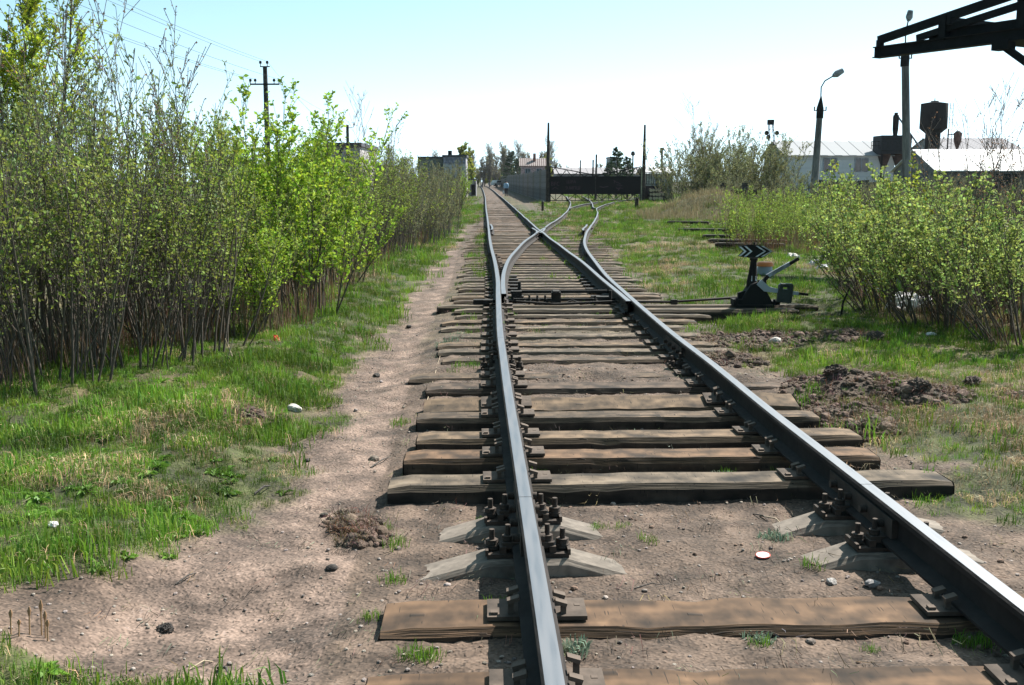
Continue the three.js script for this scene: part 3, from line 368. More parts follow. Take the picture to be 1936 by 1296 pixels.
{
  const whiteBrick = rust(0.62, 0.58, 0.58, 0.9), darkTrim = rust(0.09, 0.09, 0.11);
  { const { t, W, H } = building('brick_block', 'white block building with dark eaves behind the leaning telegraph pole', 626, 682, 75, 277, 9, { wall: whiteBrick }); const q = new MB(); q.box(0, H + 0.12, -4.4, W + 0.3, 0.26, 9.5); q.build('roof_edge', darkTrim, t); for (let r = 0; r < 3; r++) for (let c = 0; c < 3; c++) { const s = new MB(); s.box(-W / 2 + (c + 0.5) * W / 3, H - 0.55 - r * 0.95, 0.02, W / 3 - 0.04, 0.9, 0.05); s.build('panel', whiteBrick, t); } windowOn(t, 0.25, 1.3, 0.9, 1.0); }
  { const { t, W, H } = building('depot_building', 'grey panel depot building with broad windows behind the bright green bush', 838, 881, 110, 297, 4.5, { wall: rust(0.5, 0.48, 0.52) }); const q = new MB(); q.box(0, H + 0.1, -2.25, W + 0.2, 0.22, 4.7); q.build('roof_edge', darkTrim, t); for (let c = 0; c < 5; c++) { const s = new MB(); s.box(-W / 2 + (c + 0.5) * W / 5, H - 0.35, 0.03, W / 5 - 0.03, 0.6, 0.06); s.build('parapet_panel', rust(0.3, 0.3, 0.38), t); } for (let r = 0; r < 2; r++) { const s = new MB(); s.box(0, H - 1.1 - r * 0.75, 0.03, W - 0.06, 0.7, 0.06); s.build('panel', whiteBrick, t); } for (let c = 0; c < 3; c++) windowOn(t, -0.65 + c * 0.62, H - 2.35, 0.58, 0.9); const v = new MB(); v.box(-W / 2 + 0.6, H + 0.45, -2, 0.4, 0.5, 0.5); v.build('vent', M.black, t); }
  { const { t, W, H } = building('depot_annex', 'low grey annex joined to the panel depot building', 790, 837.5, 111, 299, 12, { wall: rust(0.27, 0.27, 0.25) }); const q = new MB(); q.box(0, H + 0.08, -6, W, 0.16, 12.2); q.build('roof_edge', darkTrim, t); const c = new MB(); c.box(W / 2 - 0.7, H - 1.3, 0.4, 0.9, 0.12, 0.9); c.build('door_canopy', darkTrim, t); windowOn(t, -0.6, H - 1.6, 0.9, 1.1); }
  { const { t, W, H } = building('white_shed', 'small whitewashed shed between the bushes left of the track', 700, 742, 120, 315, 5, { wall: whiteBrick }); const q = new MB(); q.box(0, H + 0.08, -2.5, W + 0.3, 0.16, 5.3); q.build('roof', darkTrim, t); windowOn(t, 0, H - 1, 0.7, 0.8); }
  { const { t, W, H } = building('brick_hut', 'small grey brick hut beside the far end of the track', 886, 900, 125, 340, 2.5, { wall: rust(0.35, 0.34, 0.38) }); const q = new MB(); q.box(0, H + 0.05, -1.25, W + 0.2, 0.1, 2.8); q.build('roof', darkTrim, t); const d = new MB(); d.box(0.1, 0.7, 0.02, 0.45, 1.2, 0.05); d.build('door', M.black, t); }
  // gabled buildings: ridge parallel to the front (x)
  const gable = (name, label, px0, px1, Z, yEave, yRidge, depth, wall, roof, o = {}) => {
    const { t, W, H } = building(name, label, px0, px1, Z, yEave, depth, { wall, ...o }), hr = at(px0, yRidge, Z + depth / 2).y - H, ov = o.ov ?? 0.3, n = o.strips ?? 10;
    for (const s of [-1, 1]) { const x = s * W / 2; const gab = new MB(), k = [gab.v(x, H - 0.01, 0), gab.v(x, H - 0.01, -depth), gab.v(x, H + hr, -depth / 2)]; s < 0 ? gab.i.push(k[0], k[2], k[1]) : gab.i.push(k[0], k[1], k[2]); gab.build('gable', o.gable ?? wall, t); }
    const th = 0.06, rf = (s) => { for (let k = 0; k < n; k++) { const q = new MB(), x0 = -W / 2 - ov + (W + 2 * ov) * k / n, x1 = -W / 2 - ov + (W + 2 * ov) * (k + 1) / n, dz = (x) => s > 0 ? x : -depth - x; const e = -ov * hr / (depth / 2); const A = [x0, H + e + th, dz(ov)], B = [x1 - 0.02, H + e + th, dz(ov)], C = [x1 - 0.02, H + hr + th, dz(-depth / 2)], D = [x0, H + hr + th, dz(-depth / 2)]; const lo = (p) => [p[0], p[1] - th, p[2]], up = (p) => [p[0], p[1] + (k % 2) * 0.035, p[2]]; const [a, b, c, d] = [A, B, C, D].map(up); q.quad(a, b, c, d, x1 - x0, depth / 2); q.quad(lo(A), lo(B), b, a); q.quad(lo(D), lo(C), lo(B), lo(A)); q.quad(lo(B), lo(C), c, b); q.quad(lo(D), lo(A), a, d); q.build('roof_sheet', k % 2 && o.roof2 ? o.roof2 : roof, t); } }; rf(1); rf(-1); return { t, W, H };
  };
  { const r = gable('pink_house', 'pink house with striped corrugated roof behind the concrete fence', 985, 1030, 190, 313, 300, 5, rust(0.55, 0.38, 0.4), rust(0.5, 0.44, 0.42), { strips: 26, roof2: rust(0.2, 0.14, 0.14) }); const c = new MB(); c.box(0.3, r.H + 1.2, -1.6, 0.5, 1.9, 0.5); c.build('chimney', rust(0.3, 0.12, 0.09), r.t); windowOn(r.t, -0.9, r.H - 1.1, 0.9, 1.0); windowOn(r.t, 1.1, r.H - 1.1, 0.9, 1.0); }
  { const r = gable('long_shed', 'long low grey shed with a pale roof beyond the gate', 1052, 1215, 150, 329, 318, 12, rust(0.33, 0.31, 0.33), rust(0.36, 0.34, 0.36), { strips: 24 }); for (let k = 0; k < 5; k++) windowOn(r.t, -5 + k * 2.4, r.H - 1.2, 1.0, 0.8); }
  { const r = gable('gate_shed', 'small shed with a bright white roof right of the gate', 1222, 1272, 100, 328, 317, 6, rust(0.4, 0.4, 0.36), flat(0.8, 0.8, 0.82, 0.5), { strips: 6 }); const v = new MB(); v.cyl(0.6, r.H + 0.6, r.H + 2.3, -3, 0.1, 0.1, 8); v.cyl(0.6, r.H + 2.2, r.H + 2.45, -3, 0.2, 0.2, 8); v.build('vent_pipe', M.black, r.t); windowOn(r.t, 0, r.H - 1, 0.9, 0.8); }
  { const { t, W, H } = building('white_tower_block', 'pale square block rising behind the young pines beyond the gate', 1150, 1168, 210, 299, 5, { wall: rust(0.6, 0.6, 0.62) }); const q = new MB(); q.box(0, H + 0.1, -2.5, W + 0.2, 0.2, 5.2); q.build('roof_edge', darkTrim, t); windowOn(t, 0.2, H - 1.5, 0.8, 1); }
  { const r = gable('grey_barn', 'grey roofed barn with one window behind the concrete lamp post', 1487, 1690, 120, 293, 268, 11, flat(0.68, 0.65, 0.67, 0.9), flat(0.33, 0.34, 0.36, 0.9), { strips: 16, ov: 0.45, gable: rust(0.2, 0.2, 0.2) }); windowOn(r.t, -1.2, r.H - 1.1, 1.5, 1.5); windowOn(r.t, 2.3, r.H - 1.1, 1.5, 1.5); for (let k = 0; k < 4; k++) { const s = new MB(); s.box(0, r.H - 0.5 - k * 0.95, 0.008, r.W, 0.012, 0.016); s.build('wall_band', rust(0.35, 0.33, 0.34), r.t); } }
  { const r = gable('white_roofed_hall', 'broad hall with a bright white metal roof below the water tower', 1772, 2120, 95, 322, 284, 11, rust(0.18, 0.17, 0.17), flat(0.82, 0.82, 0.84, 0.45), { strips: 12, ov: 0.3 }); const d = new MB(); d.box(-2, 1.2, 0.04, 2.2, 2.2, 0.08); d.build('door', M.black, r.t); }
  { const r = gable('grey_roofed_warehouse', 'far warehouse with a wide grey roof behind the white roofed hall', 1780, 1930, 175, 284, 262, 16, rust(0.3, 0.3, 0.32), rust(0.3, 0.29, 0.32), { strips: 12 }); windowOn(r.t, 0, r.H - 1.5, 1.2, 1.2); }
  { const t = thing('board_fence', 'low grey board fence below the grey roofed barn', 'fence', [at(1700, 345, 72).x, 0, -72]); const W = 11; for (let k = 0; k < 44; k++) { const q = new MB(), h = rr(1.55, 1.75); q.box(-W / 2 + (k + 0.5) * W / 44, h / 2, rr(-0.01, 0.01), W / 44 - 0.02, h, 0.03); q.build('board', M.poleWood, t); } const q = new MB(); q.bar([-W / 2, 1.2, -0.05], [W / 2, 1.2, -0.05], 0.06); q.build('rail', M.poleWood, t); }
}
// water tower, hopper, cyclones
{
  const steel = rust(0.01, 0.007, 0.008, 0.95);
  { const Z = 140, b = at(1759, 345, Z), y = (py) => at(1759, py, Z).y, t = thing('water_tower', 'dark steel tank tower with a conical bottom and side ladder', 'tower', [b.x, 0, -Z]); const q = new MB(); q.tube([[0, y(252), 0], [0, y(243), 0], [0, y(196), 0], [0, y(193), 0]], [1.0, 1.72, 1.68, 0.5], 20); q.build('tank', steel, t); const c = new MB(); c.tube([[0, -0.3, 0], [0, y(252), 0]], 0.95, 14); c.build('shaft', steel, t); const p = new MB(); p.cyl(0, y(194), y(191), 0, 0.5, 0.5, 10); p.cyl(0, y(191), y(186), 0, 0.06, 0.06, 6); p.build('hatch', steel, t);
    const l = new MB(); for (const s of [0, 0.4]) l.bar([1.85 + s, 0, 0.5], [1.85 + s, y(195), 0.5], 0.05); for (let k = 0; k < 26; k++) l.bar([1.85, 0.4 + k * 0.44, 0.5], [2.25, 0.4 + k * 0.44, 0.5], 0.035); l.build('ladder', M.black, t); }
  { const Z = 120, b = at(1683, 345, Z), y = (py) => at(1683, py, Z).y, t = thing('feed_hopper', 'dark steel hopper on legs beside the second lamp post', 'hopper', [b.x, 0, -Z]); const w = 3.3, q = new MB(); q.box(0, (y(257) + y(292)) / 2, 0, w, y(257) - y(292), 3); q.build('bin', rust(0.015, 0.017, 0.022, 0.9), t); for (let k = 0; k < 2; k++) { const r = new MB(); r.box(0, y(264 + k * 22), 1.52, w + 0.04, 0.1, 0.06); r.build('stiffener', steel, t); } for (const s of [-0.8, 0.8]) { const c = new MB(); c.tube([[s, y(318), 0], [s, y(292), 0]], [0.25, 0.8], 8); c.build('funnel', rust(0.1, 0.05, 0.045), t); } for (const [x, z] of [[-1.5, 1.3], [1.5, 1.3], [-1.5, -1.3], [1.5, -1.3]]) { const l = new MB(); l.bar([x, -0.2, z], [x, y(290), z], 0.18); l.build('leg', steel, t); }
    const h = new MB(); for (const py of [268, 276]) h.bar([-w / 2 - 0.9, y(py), 0.8], [-w / 2, y(py), 0.8], 0.06); for (let k = 0; k < 3; k++) h.bar([-w / 2 - 0.9 + k * 0.4, y(282), 0.8], [-w / 2 - 0.9 + k * 0.4, y(268), 0.8], 0.05); h.build('handrail', steel, t);
    const cy = new MB(); cy.tube([[0.3, y(258), 0], [0.3, y(245), 0], [0.3, y(222), 0], [0.3, y(218), 0], [0.3, y(217), 0], [0.3, y(213), 0]], [0.22, 0.32, 0.34, 0.3, 0.2, 0.2], 12); cy.build('cyclone', steel, t); const pp = new MB(); pp.tube([[0.4, y(219), 0.1], [3.4, y(286), 0.2]], 0.1, 8); pp.build('pipe', rust(0.2, 0.2, 0.24), t); }
  { const Z = 120, b = at(1806, 345, Z), y = (py) => at(1806, py, Z).y, t = thing('dust_cyclone', 'small rusty dust cyclone right of the tank tower', 'cyclone', [b.x, 0, -Z]); const q = new MB(); q.tube([[0, y(282), 0], [0, y(268), 0], [0, y(252), 0], [0, y(250), 0], [0, y(248), 0]], [0.12, 0.4, 0.46, 0.3, 0.25], 12); q.build('body', rust(0.16, 0.08, 0.07), t); const p = new MB(); p.tube([[-1.1, y(255), 0], [0, y(253), 0]], 0.06, 6); p.tube([[-1.1, -0.1, 0], [-1.1, y(244), 0]], 0.07, 6); p.build('pipe', steel, t); const l = new MB(); l.bar([0.05, -0.1, 0], [0.05, y(282), 0], 0.2); l.build('leg', steel, t); }
  { const Z = 110, b = at(1458, 345, Z), y = (py) => at(1458, py, Z).y, t = thing('lattice_mast', 'slim lattice floodlight mast rising behind the willows', 'mast', [b.x, 0, -Z]); const q = new MB(), top = y(236); for (const s of [-1, 1]) for (const d of [-1, 1]) q.bar([s * 0.62 + 0.25, -0.2, d * 0.5], [s * 0.2 - 0.22, top, d * 0.2], 0.06); for (let k = 0; k < 14; k++) { const f = k / 14, g = (k + 1) / 14, x = (u, s) => mix(s * 0.62 + 0.25, s * 0.2 - 0.22, u); q.bar([x(f, -1), f * top, 0.3], [x(g, 1), g * top, 0.3], 0.04); q.bar([x(g, -1), g * top, 0.3], [x(g, 1), g * top, 0.3], 0.04); } q.build('lattice', steel, t); const h = new MB(); h.box(-0.25, top + 0.25, 0, 0.6, 0.5, 0.5); h.build('head', M.black, t); for (const [x, py] of [[-0.75, 252], [0.3, 252], [-0.55, 260]]) { const l = new MB(); l.tube([[x, y(py), 0.5], [x, y(py), 0.1]], [0.24, 0.14], 10); l.build('lamp', M.black, t); } }
}
scene.fog = new THREE.FogExp2(new THREE.Color().setRGB(0.86, 0.92, 1), 0.0001);
// lamp posts, telegraph poles, wires
{
  const lampPost = (label, Z, pts, r0, r1, armPts, head) => {
    const b = at(pts[0][0], 345, Z), t = thing('street_lamp', label, 'street lamp', [b.x, 0, -Z]), P = (p) => { const q = at(p[0], p[1], Z); return [q.x - b.x, q.y, 0]; };
    const top = P(pts[1]), q = new MB(); q.tube([[0, -0.3, 0], top], [r0, r1], 8); q.build('pole', M.poleConcrete, t); const c = new MB(); c.tube([[top[0], top[1] - 0.45, 0], [top[0], top[1], 0], [top[0] + 0.02, top[1] + 0.55, 0]], [r1 + 0.03, r1 + 0.03, 0.03], 8); c.bar([top[0] - 0.3, top[1] - 0.1, 0.05], [top[0] + 0.28, top[1] - 0.1, 0.05], 0.04); for (const s of [-0.28, 0.26]) c.cyl(top[0] + s, top[1] - 0.1, top[1] + 0.08, 0.05, 0.03, 0.03, 6); c.build('collar', M.black, t);
    const a = new MB(); a.tube(armPts.map(P), 0.03, 6); a.build('arm', M.black, t); const h0 = P(head[0]), h1 = P(head[1]), h = new MB(); h.tube([h0, [mix(h0[0], h1[0], 0.35), mix(h0[1], h1[1], 0.35), 0], h1], [0.07, 0.16, 0.12], 8); h.build('lamp_head', rust(0.4, 0.4, 0.42), t);
  };
  lampPost('leaning concrete lamp post with a curved arm before the grey roofed barn', 50, [[1538, 345], [1551, 205]], 0.2, 0.14, [[1552, 192], [1553, 165], [1560, 153], [1577, 143]], [[1575, 144], [1594, 133]]);
  lampPost('tall concrete lamp post standing beside the dark steel hopper', 48, [[1720, 345], [1712, 106]], 0.2, 0.17, [[1712, 95], [1713, 60], [1718, 38]], [[1718, 40], [1722, 20]]);
  const tele = (label, px, topPy, Z, o) => {
    const b = at(px, 345, Z), h = at(px, topPy, Z).y, t = thing('telegraph_pole', label, 'telegraph pole', [b.x, 0, -Z]), q = new MB(); q.tube([[0, -0.3, 0], [0, h, 0]], [0.14, 0.09], 8); q.build('pole', M.poleWood, t); const ins = [];
    if (o.arm) { const a = new MB(); a.bar([-0.62, h - 0.72, 0.1], [0.6, h - 0.72, 0.1], 0.06); a.build('crossarm', M.black, t); const c = new MB(); c.bar([-0.2, h, 0], [0.2, h, 0], 0.04); c.build('crossarm', M.black, t); for (const [x, y] of [[-0.6, h - 0.72], [-0.4, h - 0.72], [0.38, h - 0.72], [0.58, h - 0.72], [-0.16, h], [0.12, h]]) { const i = new MB(); i.tube([[x, y, 0.1], [x, y + 0.1, 0.1], [x, y + 0.12, 0.1], [x, y + 0.22, 0.1]], [0.015, 0.015, 0.06, 0.045], 8); i.build('insulator', M.black, t); ins.push([b.x + x, y + 0.2, -Z + 0.1]); } }
    else { const s = new MB(); s.bar([-2.2, 0, 0.1], [-0.2, h - 1.2, 0.02], 0.2, 0.2); s.build('brace', M.poleWood, t); for (const [x, y, sg] of [[0.08, h - 0.1, 1], [0.08, h - 1.5, 1], [-0.1, h - 1.1, -1], [-0.1, h - 1.6, -1]]) { const i = new MB(); i.tube([[x, y - 0.1, 0], [x + sg * 0.3, y - 0.05, 0], [x + sg * 0.36, y + 0.05, 0]], 0.02, 5); i.tube([[x + sg * 0.36, y + 0.05, 0], [x + sg * 0.36, y + 0.25, 0]], [0.06, 0.04], 6); i.build('insulator', M.poleConcrete, t); ins.push([b.x + x + sg * 0.36, y + 0.2, -Z]); } }
    return ins;
  };
  const i1 = tele('tall telegraph pole with a crossarm above the bright green bushes', 508, 126, 45, { arm: true }), i2 = tele('telegraph pole propped by a slanting brace before the white block building', 659, 236, 70, {});
  const wire = (a, b, sag, lab, gr) => { const pts = []; for (let k = 0; k <= 16; k++) { const f = k / 16; pts.push([mix(a[0], b[0], f), mix(a[1], b[1], f) - sag * 4 * f * (1 - f), mix(a[2], b[2], f)]); } const q = new MB(); q.tube(pts, 0.005, 4); tag(q.build('overhead_wire', M.black), lab, 'wire', gr); };
  [0, 1, 3, 4, 5].forEach((k) => wire(i1[k], [-10.8 + (i1[k][0] + 10.3), i1[k][1] + 0.3, -7], 0.35, 'thin overhead wire crossing the sky above the left thicket', 'wires leading to the crossarm pole'));
  [2, 3, 5].forEach((k, n) => wire(i1[k], i2[n], 0.25, 'thin overhead wire sagging from the crossarm pole to the braced pole', 'wires between the telegraph poles'));
  for (const [px, y0, Z, lab] of [[1097, 303, 130, 'thin bare pole over the long shed, leftmost of three beyond the gate'], [1121, 302, 110, 'short bare pole over the meeting point of the gate leaves'], [1127, 292, 100, 'tallest bare pole beyond the gate, over the right leaf edge'], [1196, 294, 120, 'slim lamp pole with a round lamp beside the young pines']]) { const b = at(px, 345, Z), h = at(px, y0, Z).y, t = thing('yard_pole', lab, 'pole', [b.x, 0, -Z]); const q = new MB(); q.tube([[0, -0.1, 0], [0, h, 0]], [0.11, 0.08], 6); q.build('pole', M.poleWood, t); const c = new MB(); if (px === 1196) { c.tube([[0, h - 0.05, 0], [0, h + 0.1, 0], [0, h + 0.45, 0]], [0.1, 0.26, 0.16], 8); c.build('lamp_head', M.poleWood, t); } else { c.tube([[0, h - 0.3, 0.1], [0, h - 0.1, 0.1]], 0.08, 6); c.build('insulator', M.black, t); } }
}
// ---------------------------------------------------------------- steel canopy, top of the frame
{
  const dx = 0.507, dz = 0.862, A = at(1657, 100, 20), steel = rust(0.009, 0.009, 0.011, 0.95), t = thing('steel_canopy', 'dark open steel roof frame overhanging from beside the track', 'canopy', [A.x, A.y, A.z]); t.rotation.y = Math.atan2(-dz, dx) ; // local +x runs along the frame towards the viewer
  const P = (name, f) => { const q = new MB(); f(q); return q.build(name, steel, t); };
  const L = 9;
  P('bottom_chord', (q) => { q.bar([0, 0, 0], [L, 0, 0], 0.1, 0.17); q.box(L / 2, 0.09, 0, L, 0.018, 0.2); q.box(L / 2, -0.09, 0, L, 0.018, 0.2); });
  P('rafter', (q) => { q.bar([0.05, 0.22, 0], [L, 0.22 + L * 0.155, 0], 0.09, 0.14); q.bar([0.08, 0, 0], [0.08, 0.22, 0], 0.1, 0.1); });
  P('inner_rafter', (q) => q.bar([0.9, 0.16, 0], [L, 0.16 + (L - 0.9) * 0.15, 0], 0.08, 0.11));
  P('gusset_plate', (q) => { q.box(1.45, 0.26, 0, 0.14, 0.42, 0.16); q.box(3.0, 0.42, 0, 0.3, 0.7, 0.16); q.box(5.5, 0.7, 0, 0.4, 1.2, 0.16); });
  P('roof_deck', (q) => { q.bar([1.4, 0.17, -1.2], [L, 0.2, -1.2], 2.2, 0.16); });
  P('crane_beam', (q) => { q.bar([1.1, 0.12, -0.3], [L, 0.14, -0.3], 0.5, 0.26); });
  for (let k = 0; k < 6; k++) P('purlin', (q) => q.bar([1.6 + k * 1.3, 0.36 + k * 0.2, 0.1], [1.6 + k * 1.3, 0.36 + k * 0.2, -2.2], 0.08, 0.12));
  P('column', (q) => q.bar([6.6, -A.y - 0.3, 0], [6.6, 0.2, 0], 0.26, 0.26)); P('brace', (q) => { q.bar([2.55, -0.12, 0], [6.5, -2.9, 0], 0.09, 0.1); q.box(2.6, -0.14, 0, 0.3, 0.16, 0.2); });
}
// ---------------------------------------------------------------- disused track and buffer stop on the right
{
  const t = thing('disused_track', 'rotten sleepers and rail of a disused siding in the weeds', 'railway track'); seed = 71;
  for (const [px, py, len, a] of [[1340, 462, 1.9, 0.25], [1328, 453, 2.2, 0.22], [1283, 440, 2.4, 0.3], [1352, 470, 1.6, 0.2], [1255, 404, 1.7, 0.05], [1262, 425, 1.5, 0.25]]) { const [x, z] = gp(px, py, 0.02), m = new THREE.Mesh(pick(sleeperGeos), [px === 1340 ? W4 : M.woodDark, M.shadeSide[0]]); m.name = 'sleeper'; m.position.set(x + len / 2 * Math.cos(a), 0.16, -z + Math.sin(a) * len / 2); m.rotation.set(0, -a, 0); m.scale.set(len, 1, 1); m.castShadow = true; t.add(m); }
  const [x0, z0] = gp(1492, 424, 0.1), [x1, z1] = gp(1640, 446, 0.1); for (const d of [0, 1.5]) { const q = new MB(); q.bar([x0 + d * 0.7, 0.08, -z0 + d * 1.2], [x1 + d * 0.9 + 2, 0.08, -z1 + d * 1.2 + 3], 0.12, 0.14); q.build('rail', d ? M.railSide : M.poleWood, t); }
  const Z = 50, b = at(1385, 345, Z), s = thing('buffer_stop', 'weathered timber buffer stop on the dry grass mound', 'buffer stop', [b.x, at(1385, 385, Z).y, -Z]); for (const px of [1367, 1409]) { const q = new MB(), x = at(px, 345, Z).x - b.x; q.box(x, 0.45, 0, 0.24, 1.0, 0.26); q.build('post', M.poleWood, s); } const q = new MB(); q.box(0, 0.52, 0.26, 2.2, 0.22, 0.24); q.build('buffer_beam', M.wood[3], s);
}
// ---------------------------------------------------------------- vegetation
let tone = 1;
function sprig(lv, p, d, len, leaf) {                                    // one leaf: folded diamond
  const up = V(rr(-1, 1), rr(-0.2, 1), rr(-1, 1)); const s = d.clone().cross(up).normalize(), n = s.clone().cross(d).normalize(), w = len * leaf.w * rr(0.8, 1.2);
  const c = leaf.col, k = rr(0.75, 1.25) * tone, y = rr(-0.1, 0.16); lv.col = [c[0] * k * (1 + y * 1.5), c[1] * k, c[2] * k * (1 - y)];
  const b = p, m = [p[0] + d.x * len * 0.5, p[1] + d.y * len * 0.5, p[2] + d.z * len * 0.5], f = w * 0.35;
  const i0 = lv.v(...b), i1 = lv.v(m[0] + s.x * w + n.x * f, m[1] + s.y * w + n.y * f, m[2] + s.z * w + n.z * f), i2 = lv.v(p[0] + d.x * len, p[1] + d.y * len, p[2] + d.z * len), i3 = lv.v(m[0] - s.x * w + n.x * f, m[1] - s.y * w + n.y * f, m[2] - s.z * w + n.z * f);
  lv.i.push(i0, i1, i2, i0, i2, i3);
}
const dirOf = (a, el) => V(Math.cos(a) * Math.cos(el), Math.sin(el), Math.sin(a) * Math.cos(el));
function shrub(o) {
  seed = o.seed; const st = new MB(), lv = new MB(true), lean = o.lean ?? [0, 0];
  const grow = (p, d, L, r, lvl) => {
    const n = lvl === 0 ? 7 : lvl === 1 ? 4 : 2, pts = [p.slice()], rad = [r]; let dd = d.clone();
    for (let k = 1; k <= n; k++) { dd.x += rr(-1, 1) * o.wob; dd.z += rr(-1, 1) * o.wob; dd.y += o.up * (lvl === 0 ? 0.08 : 0.12); dd.normalize(); const q = pts[k - 1], s = L / n; pts.push([q[0] + dd.x * s, q[1] + dd.y * s, q[2] + dd.z * s]); rad.push(Math.max(o.tip, r * (1 - 0.88 * k / n))); }
    st.tube(pts, rad, lvl === 0 ? 5 : 3, false);
    const pos = (f) => { const a = clamp(f, 0, 0.999) * n, k = Math.floor(a), e = a - k; return [mix(pts[k][0], pts[k + 1][0], e), mix(pts[k][1], pts[k + 1][1], e), mix(pts[k][2], pts[k + 1][2], e)]; };
    const dir = (f) => { const k = Math.min(n - 1, Math.floor(f * n)); return V(pts[k + 1][0] - pts[k][0], pts[k + 1][1] - pts[k][1], pts[k + 1][2] - pts[k][2]).normalize(); };
    if (lvl < o.levels) { const m = Math.round((lvl === 0 ? o.twigs : o.sub) * rr(0.8, 1.2)); for (let k = 0; k < m; k++) { const f = lvl === 0 ? mix(o.from, 0.97, (k + rng()) / m) : rr(0.15, 0.95), D = dir(f), a = rng() * 6.283, out = V(Math.cos(a), rr(-0.2, 0.5), Math.sin(a)); const e = D.clone().multiplyScalar(o.fork ?? 1).addScaledVector(out, rr(0.5, 1) * o.open).normalize(); grow(pos(f), e, L * (lvl === 0 ? rr(0.16, 0.34) * (1.15 - 0.6 * f) : rr(0.3, 0.55)), Math.max(o.tip, r * (1 - 0.88 * f) * 0.5), lvl + 1); } }
    const nl = lvl === 0 ? o.tipLeaves ?? 0 : o.leaves * (lvl === 1 ? 1 : 0.6);
    const sz = rr(0.65, 1.25); tone = rr(0.55, 1.35);
    for (let k = 0; k < nl; k++) { const f = lvl === 0 ? rr(0.6, 1) : 1 - 0.88 * Math.pow(rng(), 1.5), q = pos(f); if (q[1] < (o.bare ?? 0.2) * o.h * rr(0.5, 1.3)) continue; const a = rng() * 6.283, D = dir(f).multiplyScalar(o.leaf.along).add(V(Math.cos(a), rr(-0.5, 0.6), Math.sin(a))).normalize(); sprig(lv, q, D, o.leaf.len * sz * rr(0.7, 1.2), o.leaf); } tone = 1;
  };
  for (let k = 0; k < o.stems; k++) { const a = rng() * 6.283, rad = Math.sqrt(rng()) * o.base, e = Math.PI / 2 - rr(0.05, 1) * o.spread * (rng() < 0.15 ? 1.7 : 1), d = dirOf(a, e); d.x += lean[0]; d.z += lean[1]; d.normalize(); grow([Math.cos(a) * rad, -0.08, Math.sin(a) * rad], d, o.h * rr(0.55, 1.02), o.r * rr(0.6, 1.2), 0); }
  return { stems: st.geo(), leaves: lv.geo(), o, n: lv.i.length / 3 + st.i.length / 3 };
}
let triTotal = 0;
function plant(S, name, label, category, group, x, Z, turn, sc = 1, tree) {
  const src = S.src; let g;
  const y = groundY(x, Z, false) - 0.02, s = Array.isArray(sc) ? sc : [sc, sc, sc];
  if (!src || src.name.replace(/_\d{3}$/, '') !== name) { g = thing(name, label, category, [x, y, -Z], turn, group); g.scale.set(...s); obj(tree ? 'trunk' : 'stems', S.stems, S.o.bark ?? M.bark, g); const f = obj(tree ? 'crown' : 'foliage', S.leaves, M.leaf, g); f.userData.kind = 'stuff'; S.src = g; }
  else g = copy(src, label, [x, y, -Z], turn, s, group);
  return g;
}
const LF = { willow: { len: 0.058, w: 0.18, along: 1.1, col: [0.28, 0.36, 0.17] }, olive: { len: 0.04, w: 0.3, along: 0.5, col: [0.27, 0.36, 0.07] }, green: { len: 0.064, w: 0.29, along: 0.6, col: [0.34, 0.5, 0.055] }, round: { len: 0.042, w: 0.38, along: 0.4, col: [0.38, 0.5, 0.14] }, yellow: { len: 0.045, w: 0.32, along: 0.5, col: [0.4, 0.48, 0.06] } };
const willow = [31, 32].map((s) => shrub({ seed: s, h: 3.1, stems: 15, base: 0.5, spread: 0.36, up: 0.6, wob: 0.06, r: 0.017, tip: 0.0026, levels: 2, twigs: 12, sub: 2, from: 0.3, open: 0.5, leaves: 8, tipLeaves: 10, bare: 0.42, leaf: LF.willow }));
const olive = [41, 42].map((s) => shrub({ seed: s, h: 2.5, stems: 32, base: 0.6, spread: 0.45, up: 0.5, wob: 0.1, r: 0.012, tip: 0.0022, levels: 2, twigs: 9, sub: 2, from: 0.25, open: 0.65, leaves: 7, tipLeaves: 4, bare: 0.32, leaf: LF.olive, bark: M.bark }));
const green = [51, 52].map((s) => shrub({ seed: s, h: 3.0, stems: 17, base: 0.45, spread: 0.42, up: 0.45, wob: 0.07, r: 0.018, tip: 0.003, levels: 2, twigs: 15, sub: 3, from: 0.16, open: 0.7, leaves: 12, tipLeaves: 14, bare: 0.12, leaf: LF.green }));
const bigWillow = [57, 58].map((s) => shrub({ seed: s, h: 4.6, stems: 30, base: 1.3, spread: 0.6, up: 0.35, wob: 0.09, r: 0.025, tip: 0.005, levels: 2, twigs: 13, sub: 3, from: 0.15, open: 0.75, leaves: 17, tipLeaves: 14, bare: 0.05, leaf: { len: 0.078, w: 0.22, along: 0.8, col: [0.25, 0.28, 0.13] }, bark: M.barkGrey }));
const silver = [55].map((s) => shrub({ seed: s, h: 2.0, stems: 34, base: 0.6, spread: 0.45, up: 0.5, wob: 0.06, r: 0.009, tip: 0.0025, levels: 2, twigs: 11, sub: 2, from: 0.2, open: 0.5, leaves: 10, tipLeaves: 8, bare: 0.15, leaf: { len: 0.04, w: 0.24, along: 0.8, col: [0.24, 0.26, 0.13] }, bark: M.barkGrey }));
const fan = [61, 62].map((s) => shrub({ seed: s, h: 1.85, stems: 22, base: 0.28, spread: 0.6, up: 0.35, wob: 0.06, r: 0.012, tip: 0.0022, levels: 2, twigs: 12, sub: 3, from: 0.32, open: 0.6, leaves: 6, tipLeaves: 4, bare: 0.36, leaf: LF.round, lean: [-0.3, 0] }));
const sapling = [66, 67].map((s) => shrub({ seed: s, h: 1.7, stems: 5, base: 0.25, spread: 0.2, up: 0.5, wob: 0.06, r: 0.009, tip: 0.0025, levels: 1, twigs: 12, sub: 0, from: 0.12, open: 0.7, leaves: 14, tipLeaves: 8, bare: 0.08, leaf: LF.yellow }));
